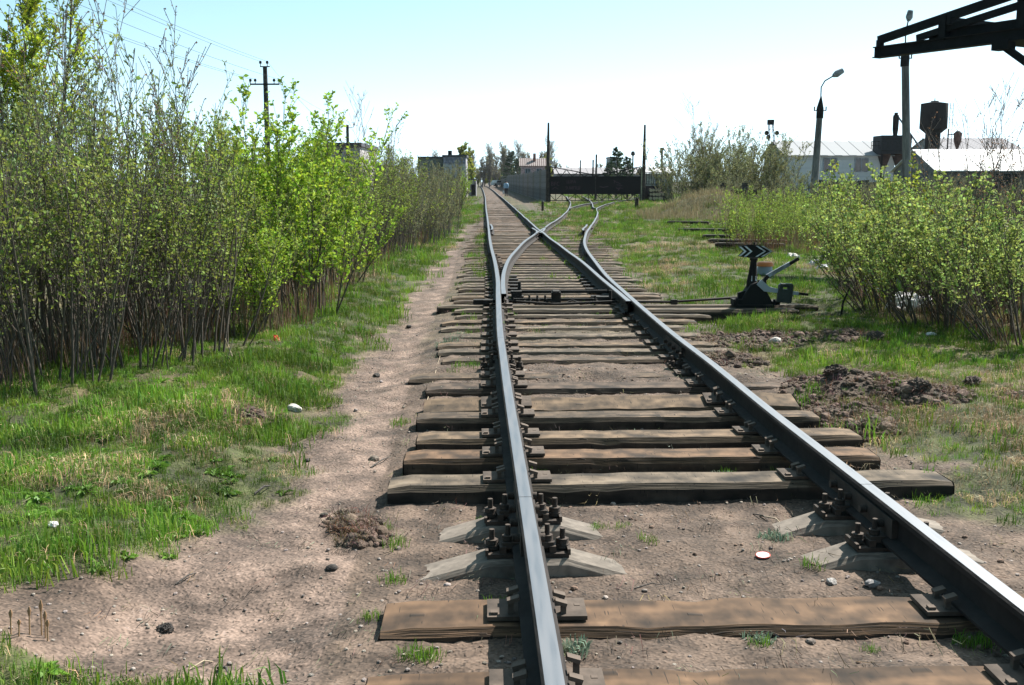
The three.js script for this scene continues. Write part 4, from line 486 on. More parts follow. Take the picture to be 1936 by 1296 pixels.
const weedy = [71, 72].map((s) => shrub({ seed: s, h: 1.55, stems: 17, base: 0.8, spread: 0.26, up: 0.5, wob: 0.06, r: 0.007, tip: 0.0022, levels: 1, twigs: 9, sub: 0, from: 0.2, open: 0.6, leaves: 10, tipLeaves: 8, bare: 0.14, leaf: { len: 0.045, w: 0.3, along: 0.7, col: [0.3, 0.42, 0.08] }, bark: M.barkRed }));
const bareSap = shrub({ seed: 77, h: 4.3, stems: 3, base: 0.3, spread: 0.14, up: 0.5, wob: 0.05, r: 0.022, tip: 0.004, levels: 2, twigs: 16, sub: 3, from: 0.3, open: 0.75, leaves: 5, tipLeaves: 4, bare: 0.4, leaf: { len: 0.03, w: 0.35, along: 0.5, col: [0.3, 0.17, 0.1] }, bark: M.barkGrey });
const yTree = shrub({ seed: 81, h: 6.2, stems: 5, base: 0.3, spread: 0.3, up: 0.4, wob: 0.07, r: 0.05, tip: 0.005, levels: 2, twigs: 26, sub: 8, from: 0.25, open: 0.8, leaves: 20, tipLeaves: 30, bare: 0.2, leaf: { len: 0.07, w: 0.32, along: 0.5, col: [0.4, 0.5, 0.04] } });
const farTree = [91, 92].map((s) => shrub({ seed: s, h: 10, stems: 3, base: 0.3, spread: 0.16, up: 0.3, wob: 0.05, r: 0.15, tip: 0.016, levels: 2, twigs: 34, sub: 11, from: 0.2, open: 0.85, leaves: 3, tipLeaves: 3, bare: 0.2, leaf: { len: 0.2, w: 0.3, along: 0.5, col: [0.3, 0.3, 0.18] }, bark: flat(0.24, 0.21, 0.22, 0.9) }));  // distance haze is mixed into the pale grey twig and leaf colour
const farGreen = [95, 96].map((s) => shrub({ seed: s, h: 9, stems: 2, base: 0.3, spread: 0.12, up: 0.2, wob: 0.05, r: 0.16, tip: 0.02, levels: 2, twigs: 40, sub: 8, from: 0.15, open: 0.9, leaves: 26, tipLeaves: 20, bare: 0.12, leaf: { len: 0.3, w: 0.4, along: 0.3, col: [0.36, 0.4, 0.08] } }));
function conifer(s0) { seed = s0; const st = new MB(), lv = new MB(true), h = 6; st.tube([[0, -0.1, 0], [0.05, h * 0.5, 0], [0, h, 0]], [0.13, 0.08, 0.02], 6, false); for (let k = 0; k < 95; k++) { const f = Math.pow(rng(), 0.8), y = 0.5 + f * (h - 0.6), L = (1 - f) * 1.7 + 0.25, a = rng() * 6.283, e = rr(-0.1, 0.5), d = dirOf(a, e), q = [0, y, 0]; st.tube([q, [d.x * L, y + d.y * L, d.z * L]], [0.02, 0.006], 3, false); for (let m = 0; m < 46; m++) { const g = rr(0.2, 1.05), p = [d.x * L * g + rr(-0.08, 0.08), y + d.y * L * g + rr(-0.08, 0.08), d.z * L * g + rr(-0.08, 0.08)]; sprig(lv, p, V(d.x + rr(-0.7, 0.7), d.y + rr(-0.2, 0.9), d.z + rr(-0.7, 0.7)).normalize(), rr(0.12, 0.24), { w: 0.2, col: [0.045, 0.085, 0.04] }); } } return { stems: st.geo(), leaves: lv.geo(), o: {} }; }
const pine = conifer(101);
seed = 2024;
{
  const T = () => rng() * 6.283;
  // left thicket: front rank first
  [[-3.6, 8.1], [-4.3, 7.75], [-5.0, 8.4], [-3.2, 8.9], [-3.0, 9.7], [-3.8, 9.5], [-4.7, 9.6], [-3.4, 10.4], [-5.6, 9.6]].forEach(([x, z], k) => plant(olive[k % 2], 'olive_shrub', 'brown stemmed shrub with tiny olive leaves in the front rank of the left thicket', 'shrub', 'olive shrubs in the front of the left thicket', x, z, T(), rr(0.78, 0.98)));
  [['grey green willow with thick dark stems nearest the left edge of the grass', -3.85, 8.9, 0.76], ['grey green willow with thick dark stems beside the small green shrub', -3.25, 10.0, 0.74]].forEach(([l, x, z, s], k) => plant(willow[k % 2], 'willow_shrub', l, 'shrub', null, x, z, T(), s));
  [[-3.6, 11.4, 0.82], [-4.3, 11.5, 0.98], [-5.1, 11.9, 1.02], [-6.0, 11.6, 0.95], [-4.9, 13.2, 1.02]].forEach(([x, z, s], k) => plant(willow[k % 2], 'willow_shrub', 'tall grey green willow shrub in the rear of the left thicket', 'shrub', 'willows in the rear of the left thicket', x, z, T(), s));
  [['small bright green shrub low before the front willows', -2.75, 10.7, 0.5], ['bright green shrub nearest the path, overhanging the grass', -2.45, 12.4, 0.82], ['tallest bright green shrub, below the crossarm pole', -3.0, 13.6, 0.95], ['bright green shrub just behind the tallest one', -2.85, 14.9, 0.78], ['yellowish green shrub at the far end of the green clump', -2.5, 16.2, 0.58], ['bright green shrub half hidden behind the rear willows', -4.0, 14.8, 0.66], ['bright green shrub deep in the thicket behind the green clump', -3.8, 16.8, 0.82]].forEach(([l, x, z, s], k) => plant(green[k % 2], 'green_shrub', l, 'shrub', null, x, z, T(), s));
  [[-3.3, 18.2], [-2.95, 20.2], [-2.85, 22.6], [-3.5, 22], [-2.7, 25], [-3.4, 26], [-4.2, 20]].forEach(([x, z], k) => plant(olive[k % 2], 'olive_shrub', 'olive leaved shrub along the path beyond the green clump', 'shrub', 'olive shrubs beyond the green clump', x, z, T(), rr(0.85, 1.05)));
  [[-2.75, 23.8], [-2.45, 27.2], [-2.3, 29.4], [-2.6, 31.5], [-2.35, 33.5], [-2.7, 36], [-3.1, 29], [-3.2, 34], [-2.8, 40], [-3.6, 42]].forEach(([x, z]) => plant(silver[0], 'silver_shrub', 'silvery twiggy shrub at the far end of the left bushes', 'shrub', 'silvery shrubs along the path', x, z, T(), rr(0.9, 1.15)));
  [['bare sapling with catkins rising above the olive shrubs', -3.0, 23.5, 0.8], ['bare sapling beside the braced telegraph pole', -3.9, 24, 0.74]].forEach(([l, x, z, s]) => plant(bareSap, 'bare_sapling', l, 'sapling', null, x, z, T(), s));
  plant(bareSap, 'bare_sapling', 'tall bare sapling with reddish buds beside the yellow green tree', 'sapling', null, -6.1, 13.4, 1, 1.08); plant(bareSap, 'bare_sapling', 'bare branched sapling sticking out of the left willows towards the pole', 'sapling', null, -3.35, 10.5, 2.2, 0.82);
  plant(yTree, 'leafy_tree', 'tall yellow green tree rising behind the left thicket', 'tree', null, -8.2, 17.5, 1, 1.0, true); plant(yTree, 'leafy_tree', 'rounded leafy tree behind the tallest green shrub', 'tree', null, -5.9, 24, 4.1, 0.52, true);
  plant(green[0], 'green_shrub', 'lone bright green bush before the grey depot building', 'shrub', null, -3.35, 62, 1.2, [0.9, 0.85, 0.9]);
  // right side
  [['fan shaped shrub with dark stems beside the white sacks', 4.5, 11.2, 0.92, 0.5], ['dense shrub right behind the white sacks', 5.05, 11.7, 0.95, 0.1], ['shrub at the right end of the near bushes', 5.25, 10.6, 0.84, 3.4]].forEach(([l, x, z, s, r], k) => plant(fan[k % 2], 'fan_shrub', l, 'shrub', null, x, z, r, s));
  [[4.85, 10.0], [5.6, 11.7], [4.45, 12.6], [5.9, 12.6], [4.9, 13.6]].forEach(([x, z], k) => plant(fan[k % 2], 'fan_shrub', 'twiggy pale leaved shrub massed behind the fan shaped shrub', 'shrub', 'massed shrubs at the right', x, z, rr(-0.6, 0.6), rr(0.72, 1.0)));
  [['slender yellow leaved sapling left of the fan shaped shrub', 4.55, 12.6, 1.1], ['yellow leaved sapling over the rubbish heap', 4.75, 14.6, 1.0], ['small yellow sapling beside the dark stake', 4.35, 13.0, 0.8]].forEach(([l, x, z, s], k) => plant(sapling[k % 2], 'yellow_sapling', l, 'sapling', null, x, z, T(), s));
  for (let k = 0; k < 26; k++) { const z = rr(23.5, 44), x = z * rr(0.215, 0.32); plant(weedy[k % 2], 'thin_shrub', 'thin green shoots growing over the disused siding', 'shrub', 'shoots over the disused siding', x, z, T(), rr(0.5, 1.05)); }
  for (let k = 0; k < 10; k++) { const z = rr(19, 24), x = z * rr(0.31, 0.45); plant(weedy[k % 2], 'thin_shrub', 'thin green shoots growing behind the near bushes', 'shrub', 'shoots behind the near bushes', x, z, T(), rr(0.8, 1.1)); }
  [['big pale willow bush right beside the firewood', 9.4, 56, 0.95], ['round pale willow bush directly behind the dry grass mound', 10.6, 55, 0.9], ['pale willow bush behind the far end of the buffer beam', 12.6, 60, 1.05], ['highest pale willow bush behind the buffer stop', 11.2, 60, 1.15], ['pale willow bush between the buffer stop and the lattice mast', 13.6, 58, 0.95], ['pale willow bush left of the grey roofed barn', 16.0, 62, 0.6], ['low pale willow bush before the concrete lamp post', 18.3, 60, 0.45]].forEach(([l, x, z, s], k) => plant(bigWillow[k % 2], 'pale_willow', l, 'shrub', null, x, z, T(), [s, s * 0.95, s]));
  [[10.0, 50, 1.2], [11.6, 52, 1.3], [13.4, 50, 1.25], [15.5, 47, 1.1], [17.5, 52, 1.2], [20, 50, 1.2], [22.5, 54, 1.3], [24.5, 50, 1.2], [21, 44, 1.0], [14.5, 42, 1.0], [18, 40, 0.9]].forEach(([x, z, s], k) => plant(silver[0], 'silver_shrub', 'silvery bush in the rough ground below the barn', 'shrub', 'silvery bushes below the barn', x, z, T(), [s * 1.1, s * 0.68, s * 1.1]));
  plant(bareSap, 'bare_sapling', 'bare tree standing out above the pale willows', 'sapling', null, 9.9, 58, 1, [1.8, 1.35, 1.8]);
  [[4.9, 12.0, 0.62], [6.0, 12.8, 0.66], [5.6, 13.2, 0.58], [4.6, 11.0, 0.5], [5.6, 11.4, 0.6]].forEach(([x, z, s]) => plant(bareSap, 'bare_sapling', 'thin catkin shoots sticking up out of the right bushes', 'sapling', 'catkin shoots in the right bushes', x, z, T(), [s, s * 0.95, s]));
  // trees far off
  for (const [px, Z, s] of [[895, 230, 0.85], [910, 250, 1.0], [925, 240, 0.95], [940, 260, 1.1], [955, 250, 1.0], [1000, 260, 1.15], [1022, 240, 1.1], [1045, 250, 1.1], [985, 270, 1.1], [870, 250, 0.85], [800, 200, 0.7], [825, 220, 0.75], [760, 210, 0.85], [735, 190, 0.8], [640, 180, 0.85], [1060, 240, 0.75]]) plant(farTree[Math.round(px) % 2], 'far_tree', 'hazy grey bare tree in the far wood beyond the line', 'tree', 'bare trees of the far wood', at(px, 345, Z).x, Z, T(), [s * 1.1, s, s * 1.1], true);
  plant(farTree[0], 'far_tree', 'broad bare tree standing tallest above the pink house', 'tree', null, at(967, 345, 225).x, 225, 2, [1.25, 1.12, 1.25], true);
  for (const [px, Z, s, l] of [[875, 150, 0.72, 'yellow green birch beside the grey depot building'], [889, 170, 0.7, 'rounded yellow tree right of the grey depot building']]) plant(farGreen[Math.round(px) % 2], 'far_green_tree', l, 'tree', null, at(px, 345, Z).x, Z, T(), s, true);
  for (const [px, Z, s] of [[915, 280, 0.5], [935, 300, 0.55], [955, 290, 0.6], [905, 260, 0.5], [925, 275, 0.42], [945, 285, 0.5], [1010, 230, 0.75], [1035, 230, 0.7], [965, 300, 0.55]]) plant(farGreen[Math.round(px) % 2], 'far_green_tree', 'soft green tree at the end of the railway line', 'tree', 'green trees ending the line', at(px, 345, Z).x, Z, T(), [s * 1.4, s, s * 1.4], true);
  for (const [px, Z, s, l] of [[967, 205, 1.2, 'dark spruce beside the pink house'], [979, 200, 0.95, 'smaller dark spruce touching the pink house wall'], [1166, 105, 0.82, 'taller dark young pine behind the right gate leaf'], [1186, 102, 0.66, 'smaller dark pine behind the right gate leaf'], [1152, 106, 0.6, 'squat dark pine at the middle of the gate']]) plant(pine, 'dark_pine', l, 'tree', null, at(px, 345, Z).x, Z, T(), [s * 1.1, s, s * 1.1], true);
  for (const [px, Z, s] of [[1075, 260, 0.5], [1100, 270, 0.6], [1128, 260, 0.75], [1160, 250, 0.8], [1185, 250, 0.6], [1230, 260, 0.4], [1700, 200, 0.9], [1830, 190, 1.0], [1850, 200, 1.05], [1480, 220, 0.7], [1425, 200, 0.8], [1400, 210, 0.7]]) plant(farTree[Math.round(px) % 2], 'far_tree', 'faint bare tree showing over the yard roofs', 'tree', 'faint trees over the yard', at(px, 345, Z).x, Z, T(), [s, s, s], true);
}
// ---------------------------------------------------------------- grass, weeds, straw, stones: countless
function tuft(s0, n, h, spread, w, col, lean = 0.6) { seed = s0; const mb = new MB(true); for (let k = 0; k < n; k++) { const a = rng() * 6.283, r = Math.sqrt(rng()) * spread, x = Math.cos(a) * r, z = Math.sin(a) * r, L = h * rr(0.45, 1.1), b = rng() * 6.283, q = rr(0.1, 1) * lean, dx = Math.cos(b), dz = Math.sin(b), t = rng() * 3.14, wx = Math.cos(t) * w, wz = Math.sin(t) * w, j = rr(0.7, 1.3), y = rr(-0.2, 0.25); mb.col = [col[0] * j * (1 + y), col[1] * j, col[2] * j]; const mid = [x + dx * L * q * 0.35, L * 0.6, z + dz * L * q * 0.35], tip = [x + dx * L * q, L * (1 - 0.35 * q), z + dz * L * q]; const i0 = mb.v(x - wx, -0.012, z - wz), i1 = mb.v(x + wx, -0.012, z + wz), i2 = mb.v(mid[0] + wx * 0.8, mid[1], mid[2] + wz * 0.8), i3 = mb.v(mid[0] - wx * 0.8, mid[1], mid[2] - wz * 0.8), i4 = mb.v(...tip); mb.i.push(i0, i1, i2, i0, i2, i3, i3, i2, i4); } return mb.geo(); }
function rosette(s0, n, L0, w, col) { seed = s0; const mb = new MB(true); for (let k = 0; k < n; k++) { const a = k / n * 6.283 + rr(-0.3, 0.3), L = L0 * rr(0.6, 1.15), d = V(Math.cos(a), rr(0.15, 0.9), Math.sin(a)).normalize(), j = rr(0.75, 1.25); mb.col = col.map((c) => c * j); const s = V(-Math.sin(a), 0, Math.cos(a)), W = w * rr(0.7, 1.2); const p = (f, o, dy) => [d.x * L * f + s.x * o, d.y * L * f + dy - f * f * L * 0.35, d.z * L * f + s.z * o]; const q = [mb.v(...p(0, 0, 0)), mb.v(...p(0.5, W, 0.01)), mb.v(...p(1, 0, 0)), mb.v(...p(0.5, -W, 0.01)), mb.v(...p(0.55, 0, -0.008))]; mb.i.push(q[0], q[1], q[4], q[1], q[2], q[4], q[2], q[3], q[4], q[3], q[0], q[4]); } return mb.geo(); }
function scatter(name, geo, mat, list, label, cat, kind = 'stuff') { const im = new THREE.InstancedMesh(geo, mat, list.length), m = new THREE.Matrix4(), c = new THREE.Color(); list.forEach((l, k) => { m.compose(V(l.x, l.y, -l.z), new THREE.Quaternion().setFromEuler(new THREE.Euler(l.rx ?? 0, l.t, l.rz ?? 0)), Array.isArray(l.s) ? V(...l.s) : V(l.s, l.s, l.s)); im.setMatrixAt(k, m); if (l.c) im.setColorAt(k, c.setRGB(...l.c)); }); im.name = numbered(name); im.castShadow = im.receiveShadow = true; scene.add(im); return tag(im, label, cat, null, kind); }
const GR = [0.125, 0.23, 0.03], ST = [0.46, 0.38, 0.22];
{
  seed = 700; const A = [], B = [], C = [], R = [], D = [];
  const put = (x, Z, big) => {
    const [g, bare] = mask(x, Z); const n = fbm(x * 2.2 + 31, Z * 2.2, 3), f = fbm(x * 0.5, Z * 0.5 + 70, 3), dry = ss(0.5, 0.7, f + (n - 0.5) * 0.5 + (x > 2 ? -0.05 : -0.1));
    if (Z > 12.3 && Z < 13.65 && x > 1.8 && x < 4.05 && rng() < 0.8) return;
    if (rng() > Math.pow(g, 1.4) * mix(0.85, 1.25, ss(0.3, 0.6, n))) return; const y = groundY(x, Z, false), s = (0.65 + 0.85 * ss(0.35, 0.7, n)) * rr(0.7, 1.25) * big, k = rr(0.75, 1.2) * mix(0.62, 1.3, ss(0.3, 0.7, fbm(x * 3.1 + 77, Z * 3.1, 3)));
    if (rng() < 0.1 + 0.6 * dry) C.push({ x, y, z: Z, t: rng() * 6.28, s: s * 0.9, c: [k, k * rr(0.92, 1), k] }); else (rng() < 0.6 ? A : B).push({ x, y, z: Z, t: rng() * 6.28, s: s * (rng() < 0.08 ? 1.6 : 1), c: [k * rr(0.85, 1.3), k, k * rr(0.8, 1.3)] });
    if (rng() < 0.05 && x < 0 && Z < 12) R.push({ x, y, z: Z, t: rng() * 6.28, s: rr(0.5, 1.1), c: [k, k, k] });
  };
  const area = (x0, x1, z0, z1, den, big) => { const n = Math.round((x1 - x0) * (z1 - z0) * den); for (let k = 0; k < n; k++) put(rr(x0, x1), rr(z0, z1), big); };
  area(-1.9, -0.8, 2.6, 3.7, 420, 0.75); area(-4.6, -0.8, 2.6, 6, 460, 0.72); area(-5, -1.0, 6, 10, 330, 0.85); area(-4.2, -1.0, 10, 16, 130, 1.0); area(-3.6, -0.95, 16, 32, 70, 1.15); area(-5, -0.9, 32, 75, 22, 1.5);
  area(1.8, 4.4, 3.6, 8, 280, 0.72); area(1.9, 6.5, 8, 14, 230, 0.8); area(1.9, 9, 14, 24, 75, 1.0); area(2, 14, 24, 42, 34, 1.25); area(1.5, 24, 42, 85, 9, 1.9); area(-16, -3, 30, 120, 3, 2.4); area(6, 40, 60, 130, 2.5, 2.6);
  area(-0.9, 2.2, 9, 17, 70, 0.8); area(-1.2, 2.6, 17, 34, 55, 0.95); area(-2, 5, 34, 60, 16, 1.2);
  // single tufts seen among the sleepers
  for (const [px, py, s] of [[1725, 905, 1.3], [1740, 900, 1.3], [1750, 915, 1.0], [1530, 760, 1.3], [1545, 750, 1.2], [1230, 1012, 0.6], [1350, 918, 0.6], [1380, 915, 0.6], [1130, 990, 0.6], [1170, 985, 0.5], [800, 1245, 0.8], [815, 1250, 0.7], [770, 1245, 0.6], [945, 1150, 0.8], [940, 1155, 0.7], [1840, 1225, 0.9], [1855, 1228, 0.8], [1430, 1225, 0.6], [1640, 1235, 0.5], [1760, 1160, 0.6], [985, 870, 1.0], [1000, 880, 0.9], [1010, 885, 0.8], [1380, 885, 0.7], [920, 975, 0.9], [925, 985, 0.9], [905, 1000, 0.8], [760, 790, 0.9], [750, 1080, 0.8], [740, 1020, 0.8], [700, 1165, 0.7], [720, 985, 0.6], [860, 705, 0.9], [890, 700, 0.9], [960, 660, 1.0], [970, 600, 1.2], [985, 590, 1.1], [1190, 590, 1.2], [1175, 570, 1.1], [870, 595, 1.0], [890, 598, 1.0], [905, 596, 1.0], [830, 580, 1.1], [960, 625, 1.0], [1490, 880, 0.7], [1475, 890, 0.8], [1580, 1050, 0.7], [1620, 1040, 0.7], [1540, 1060, 0.7], [1660, 1035, 0.6]]) for (let q = 0; q < 3; q++) { const [x, z] = gp(px + rr(-10, 10), py + rr(-4, 4), -0.05); (q ? A : B).push({ x, y: groundY(x, z, false), z, t: rng() * 6.28, s: s * rr(0.7, 1.1), c: [rr(0.8, 1.2), 1.05, 0.9] }); }
  for (const [px, py] of [[330, 945], [380, 800], [450, 790], [300, 880], [120, 880], [200, 830], [150, 930], [260, 760], [90, 960], [420, 870]]) for (let q = 0; q < 4; q++) { const [x, z] = gp(px + rr(-25, 25), py + rr(-12, 12), 0); R.push({ x, y: groundY(x, z, false), z, t: rng() * 6.28, s: rr(0.7, 1.3), c: [1, 1.05, 1] }); }
  for (const [px, py, s] of [[1380, 1185, 1.2], [1430, 1215, 0.8], [1455, 1005, 1.0], [1080, 1232, 1.1], [1370, 900, 1], [860, 640, 1], [845, 655, 1.2], [880, 660, 1]]) for (let q = 0; q < 4; q++) { const [x, z] = gp(px + rr(-15, 15), py + rr(-6, 6), -0.05); D.push({ x, y: groundY(x, z, false), z, t: rng() * 6.28, s: s * rr(0.6, 1), c: [1, 1, 1] }); }
  scatter('grass', tuft(801, 30, 0.062, 0.085, 0.0022, GR, 0.9), M.blade, A, 'short green grass on the verges and between the sleepers', 'grass'); scatter('grass', tuft(802, 16, 0.095, 0.06, 0.0028, [0.145, 0.285, 0.03], 0.8), M.blade, B, 'taller fresh green grass tufts on the verges', 'grass');
  scatter('dry_grass', tuft(803, 18, 0.08, 0.1, 0.0018, ST, 1.5), M.straw, C, 'flattened dry straw among the green grass', 'dry grass'); scatter('leafy_weeds', rosette(804, 9, 0.085, 0.014, [0.12, 0.24, 0.028]), M.blade, R, 'low broad leaved weeds in the left grass', 'weeds'); scatter('silvery_weeds', tuft(805, 30, 0.05, 0.07, 0.004, [0.22, 0.28, 0.2], 1.0), M.blade, D, 'small silvery wormwood weeds on the bare soil', 'weeds');
}
{ // dead stalks under the bushes, horsetails, mound straw, litter, pebbles, clods
  seed = 900; const K = [], Wd = [], Pb = [], Cl = [], Rt = [];
  const bank = [[-4.6, 7.4], [-3.7, 7.55], [-3.4, 8.8], [-2.8, 10.1], [-2.25, 11], [-2.25, 13], [-2.35, 15], [-2.4, 18], [-2.5, 22], [-2.3, 26], [-1.95, 31], [-2.2, 38]];
  for (let k = 0; k < bank.length - 1; k++) { const [x0, z0] = bank[k], [x1, z1] = bank[k + 1]; for (let q = 0; q < 70; q++) { const f = rng(), o = Math.pow(rng(), 1.2) * 1.5, x = mix(x0, x1, f) - o, z = mix(z0, z1, f) + o * 0.25; K.push({ x, y: groundY(x, z, false), z, t: rng() * 6.28, s: rr(0.5, 1.3), c: [rr(0.7, 1.2), rr(0.65, 1), rr(0.6, 1)] }); } }
  for (let k = 0; k < 240; k++) { const z = rr(22.5, 30), x = z * rr(0.2, 0.3) + 0.3; K.push({ x, y: groundY(x, z, false), z, t: rng() * 6.28, s: rr(0.6, 1.3), c: [rr(0.7, 1.2), rr(0.6, 1), rr(0.55, 0.95)] }); }
  for (let k = 0; k < 420; k++) { const x = rr(4.4, 6.4), z = rr(9.3, 14); K.push({ x, y: groundY(x, z, false), z, t: rng() * 6.28, s: rr(0.3, 0.9), c: [rr(0.7, 1.1), rr(0.6, 0.9), rr(0.6, 0.9)] }); }
  for (let k = 0; k < 900; k++) { const a = rng() * 6.28, r = Math.sqrt(rng()) * 1.6, x = 8.5 + Math.cos(a) * r * 2, z = 45 + Math.sin(a) * r * 3; Wd.push({ x, y: groundY(x, z, false), z, t: rng() * 6.28, s: rr(3, 6), c: [1.1, 1, 0.85] }); }
  for (let k = 0; k < 5200; k++) { const x = rr(-4.5, 5), z = rr(2.6, 13), [g] = mask(x, z); if (rng() < 0.3 + g * 0.5) continue; Wd.push({ x, y: groundY(x, z) + 0.004, z, t: rng() * 6.28, rx: rr(1.2, 1.9), s: rr(0.4, 1.15), c: rng() < 0.45 ? [rr(0.15, 0.4), rr(0.14, 0.35), rr(0.14, 0.35)] : [rr(0.5, 1.1), rr(0.5, 1), rr(0.5, 0.95)] }); }
  for (let k = 0; k < 5500; k++) { const z = 2.6 + 12 * Math.pow(rng(), 1.6), x = rr(-4, 5), [g] = mask(x, z); if (rng() < g) continue; const s = rng() < 0.018 ? rr(0.011, 0.02) : rr(0.003, 0.009), v = rr(0.5, 1.3); Pb.push({ x, y: groundY(x, z) + s * 0.2, z, t: rng() * 6.28, rx: rr(-0.3, 0.3), s: [s * rr(0.8, 1.4), s * rr(0.5, 0.9), s], c: [v, v * rr(0.92, 1), v * rr(0.85, 1)] }); }
  for (const [mx, mz, r] of mounds) for (let k = 0; k < 1500 * r + 60; k++) { const a = rng() * 6.28, d = Math.sqrt(rng()) * r * 1.25, x = mx + Math.cos(a) * d, z = mz + Math.sin(a) * d, s = rng() < 0.02 ? rr(0.025, 0.05) : 0.005 + 0.02 * Math.pow(rng(), 2), v = rr(0.6, 1.7); Cl.push({ x, y: groundY(x, z) + s * 0.15, z, t: rng() * 6.28, rx: rr(-0.6, 0.6), s: [s * rr(0.8, 1.5), s * rr(0.6, 1), s], c: [v, v * rr(0.85, 1), v * 0.9] }); if (rng() < 0.16) Rt.push({ x, y: groundY(x, z) + s * 0.5, z, t: rng() * 6.28, rx: rr(0, 1.2), s: rr(0.4, 1), c: [rr(0.4, 0.9), rr(0.4, 0.8), rr(0.35, 0.75)] }); }
  for (let k = 0; k < 1100; k++) { const z = rr(2.6, 12), x = rr(-0.5, 2.2), s = 0.003 + 0.011 * Math.pow(rng(), 3), v = rr(0.5, 1.3); Cl.push({ x, y: groundY(x, z) + s * 0.1, z, t: rng() * 6.28, s: [s * 1.2, s * 0.7, s], c: [v * 2, v * 1.8, v * 1.7] }); }
  scatter('dead_stalks', tuft(905, 7, 0.55, 0.14, 0.0035, [0.22, 0.155, 0.1], 0.45), M.straw, K, 'dead reddish brown stalks at the foot of the bushes', 'dead stalks'); scatter('straw_litter', tuft(906, 9, 0.11, 0.05, 0.0013, [0.33, 0.27, 0.18], 1.1), M.straw, Wd, 'dry straw and root litter lying on the soil', 'litter'); scatter('root_fibres', tuft(907, 9, 0.11, 0.04, 0.0016, [0.3, 0.22, 0.16], 1.6), M.straw, Rt, 'dark root fibres sticking out of the dug soil', 'roots');
  const ico = (s0, det) => { const g = new THREE.IcosahedronGeometry(1, det), p = g.attributes.position; for (let k = 0; k < p.count; k++) { const v = V(p.getX(k), p.getY(k), p.getZ(k)), f = 0.62 + 0.75 * fbm(v.x * 1.4 + s0 + v.z * 0.9, v.y * 1.4 + v.z * 1.3 + 7 * s0, 3); p.setXYZ(k, v.x * f, v.y * f, v.z * f); } g.computeVertexNormals(); return g; };
  scatter('pebbles', ico(3, 1), M.stone, Pb, 'small grey pebbles strewn over the bare soil', 'pebbles'); scatter('soil_clods', ico(5, 1), M.clod, Cl, 'dark crumbly clods of dug soil', 'clods');
  // single stones and bigger lumps
  const rough = (g, a) => { const p = g.attributes.position; for (let k = 0; k < p.count; k++) { const x = p.getX(k), y = p.getY(k), z = p.getZ(k), f = 1 + a * (fbm(x * 5 + z * 3, y * 5 + z * 2 + 9, 4) - 0.5) + a * 0.7 * (fbm(x * 15 + 4, y * 15 + z * 13, 2) - 0.5); p.setXYZ(k, x * f, y * f, z * f); } g.computeVertexNormals(); return g; }, stoneG = ico(8, 3), lumpG = rough(ico(12, 14), 0.5), S = (px, py, s, lab, m, nm = 'stone', cat = 'stone') => { const [x, z] = gp(px, py, -0.06), y = groundY(x, z), o = obj(nm, nm === 'stone' ? stoneG : lumpG, m); o.position.set(x, y + s * 0.25, -z); o.scale.set(s * 1.25, s * 0.8, s); o.rotation.y = rng() * 6; tag(o, lab, cat); };
  const dk = rust(0.06, 0.05, 0.045), lt = rust(0.62, 0.58, 0.54);
  S(310, 1168, 0.026, 'dark lump on the path near the front grass patch', dk, 'soil_lump', 'lump'); S(580, 855, 0.018, 'small black stone at the left edge of the path', dk); S(612, 958, 0.018, 'dark stone left of the dug heap on the path', dk); S(629, 972, 0.018, 'reddish stone at the foot of the path heap', rust(0.3, 0.2, 0.15)); S(556, 772, 0.045, 'pale rounded stone on the soil mound by the grass', lt); S(1573, 1094, 0.02, 'pale stone near the right rail between sleepers', rust(0.45, 0.42, 0.4)); S(1651, 1098, 0.026, 'grey stone in the shadow edge of the right rail', rust(0.35, 0.33, 0.33)); S(1448, 1160, 0.022, 'dark stone against the second sleeper', rust(0.2, 0.18, 0.17)); S(773, 612, 0.03, 'dark stone on the far part of the path', dk); S(1465, 658, 0.05, 'pale stone on the right soil bank', lt); S(1322, 1176, 0.016, 'small dark clod between the two nearest sleepers', dk); S(627, 1073, 0.02, 'dark grey stone at the right edge of the path', dk); S(706, 853, 0.03, 'brown stone beside the sleeper ends', rust(0.2, 0.16, 0.13)); S(712, 702, 0.028, 'round brown stone on the path by the grass', dk);
  S(655, 965, 0.05, 'brown fibrous lump of turf at the edge of the path', M.clod, 'turf_lump', 'turf lump'); S(1735, 775, 0.075, 'rounded reddish turf lump on the right dug bank', M.clod, 'turf_lump', 'turf lump'); S(1650, 660, 0.085, 'dark overturned sod at the edge of the right grass', M.clod, 'turf_lump', 'turf lump'); S(1580, 745, 0.085, 'dark heap of soil beside the green tuft', M.clod, 'turf_lump', 'turf lump'); S(1835, 748, 0.06, 'small dark sod alone in the right grass', M.clod, 'turf_lump', 'turf lump'); }
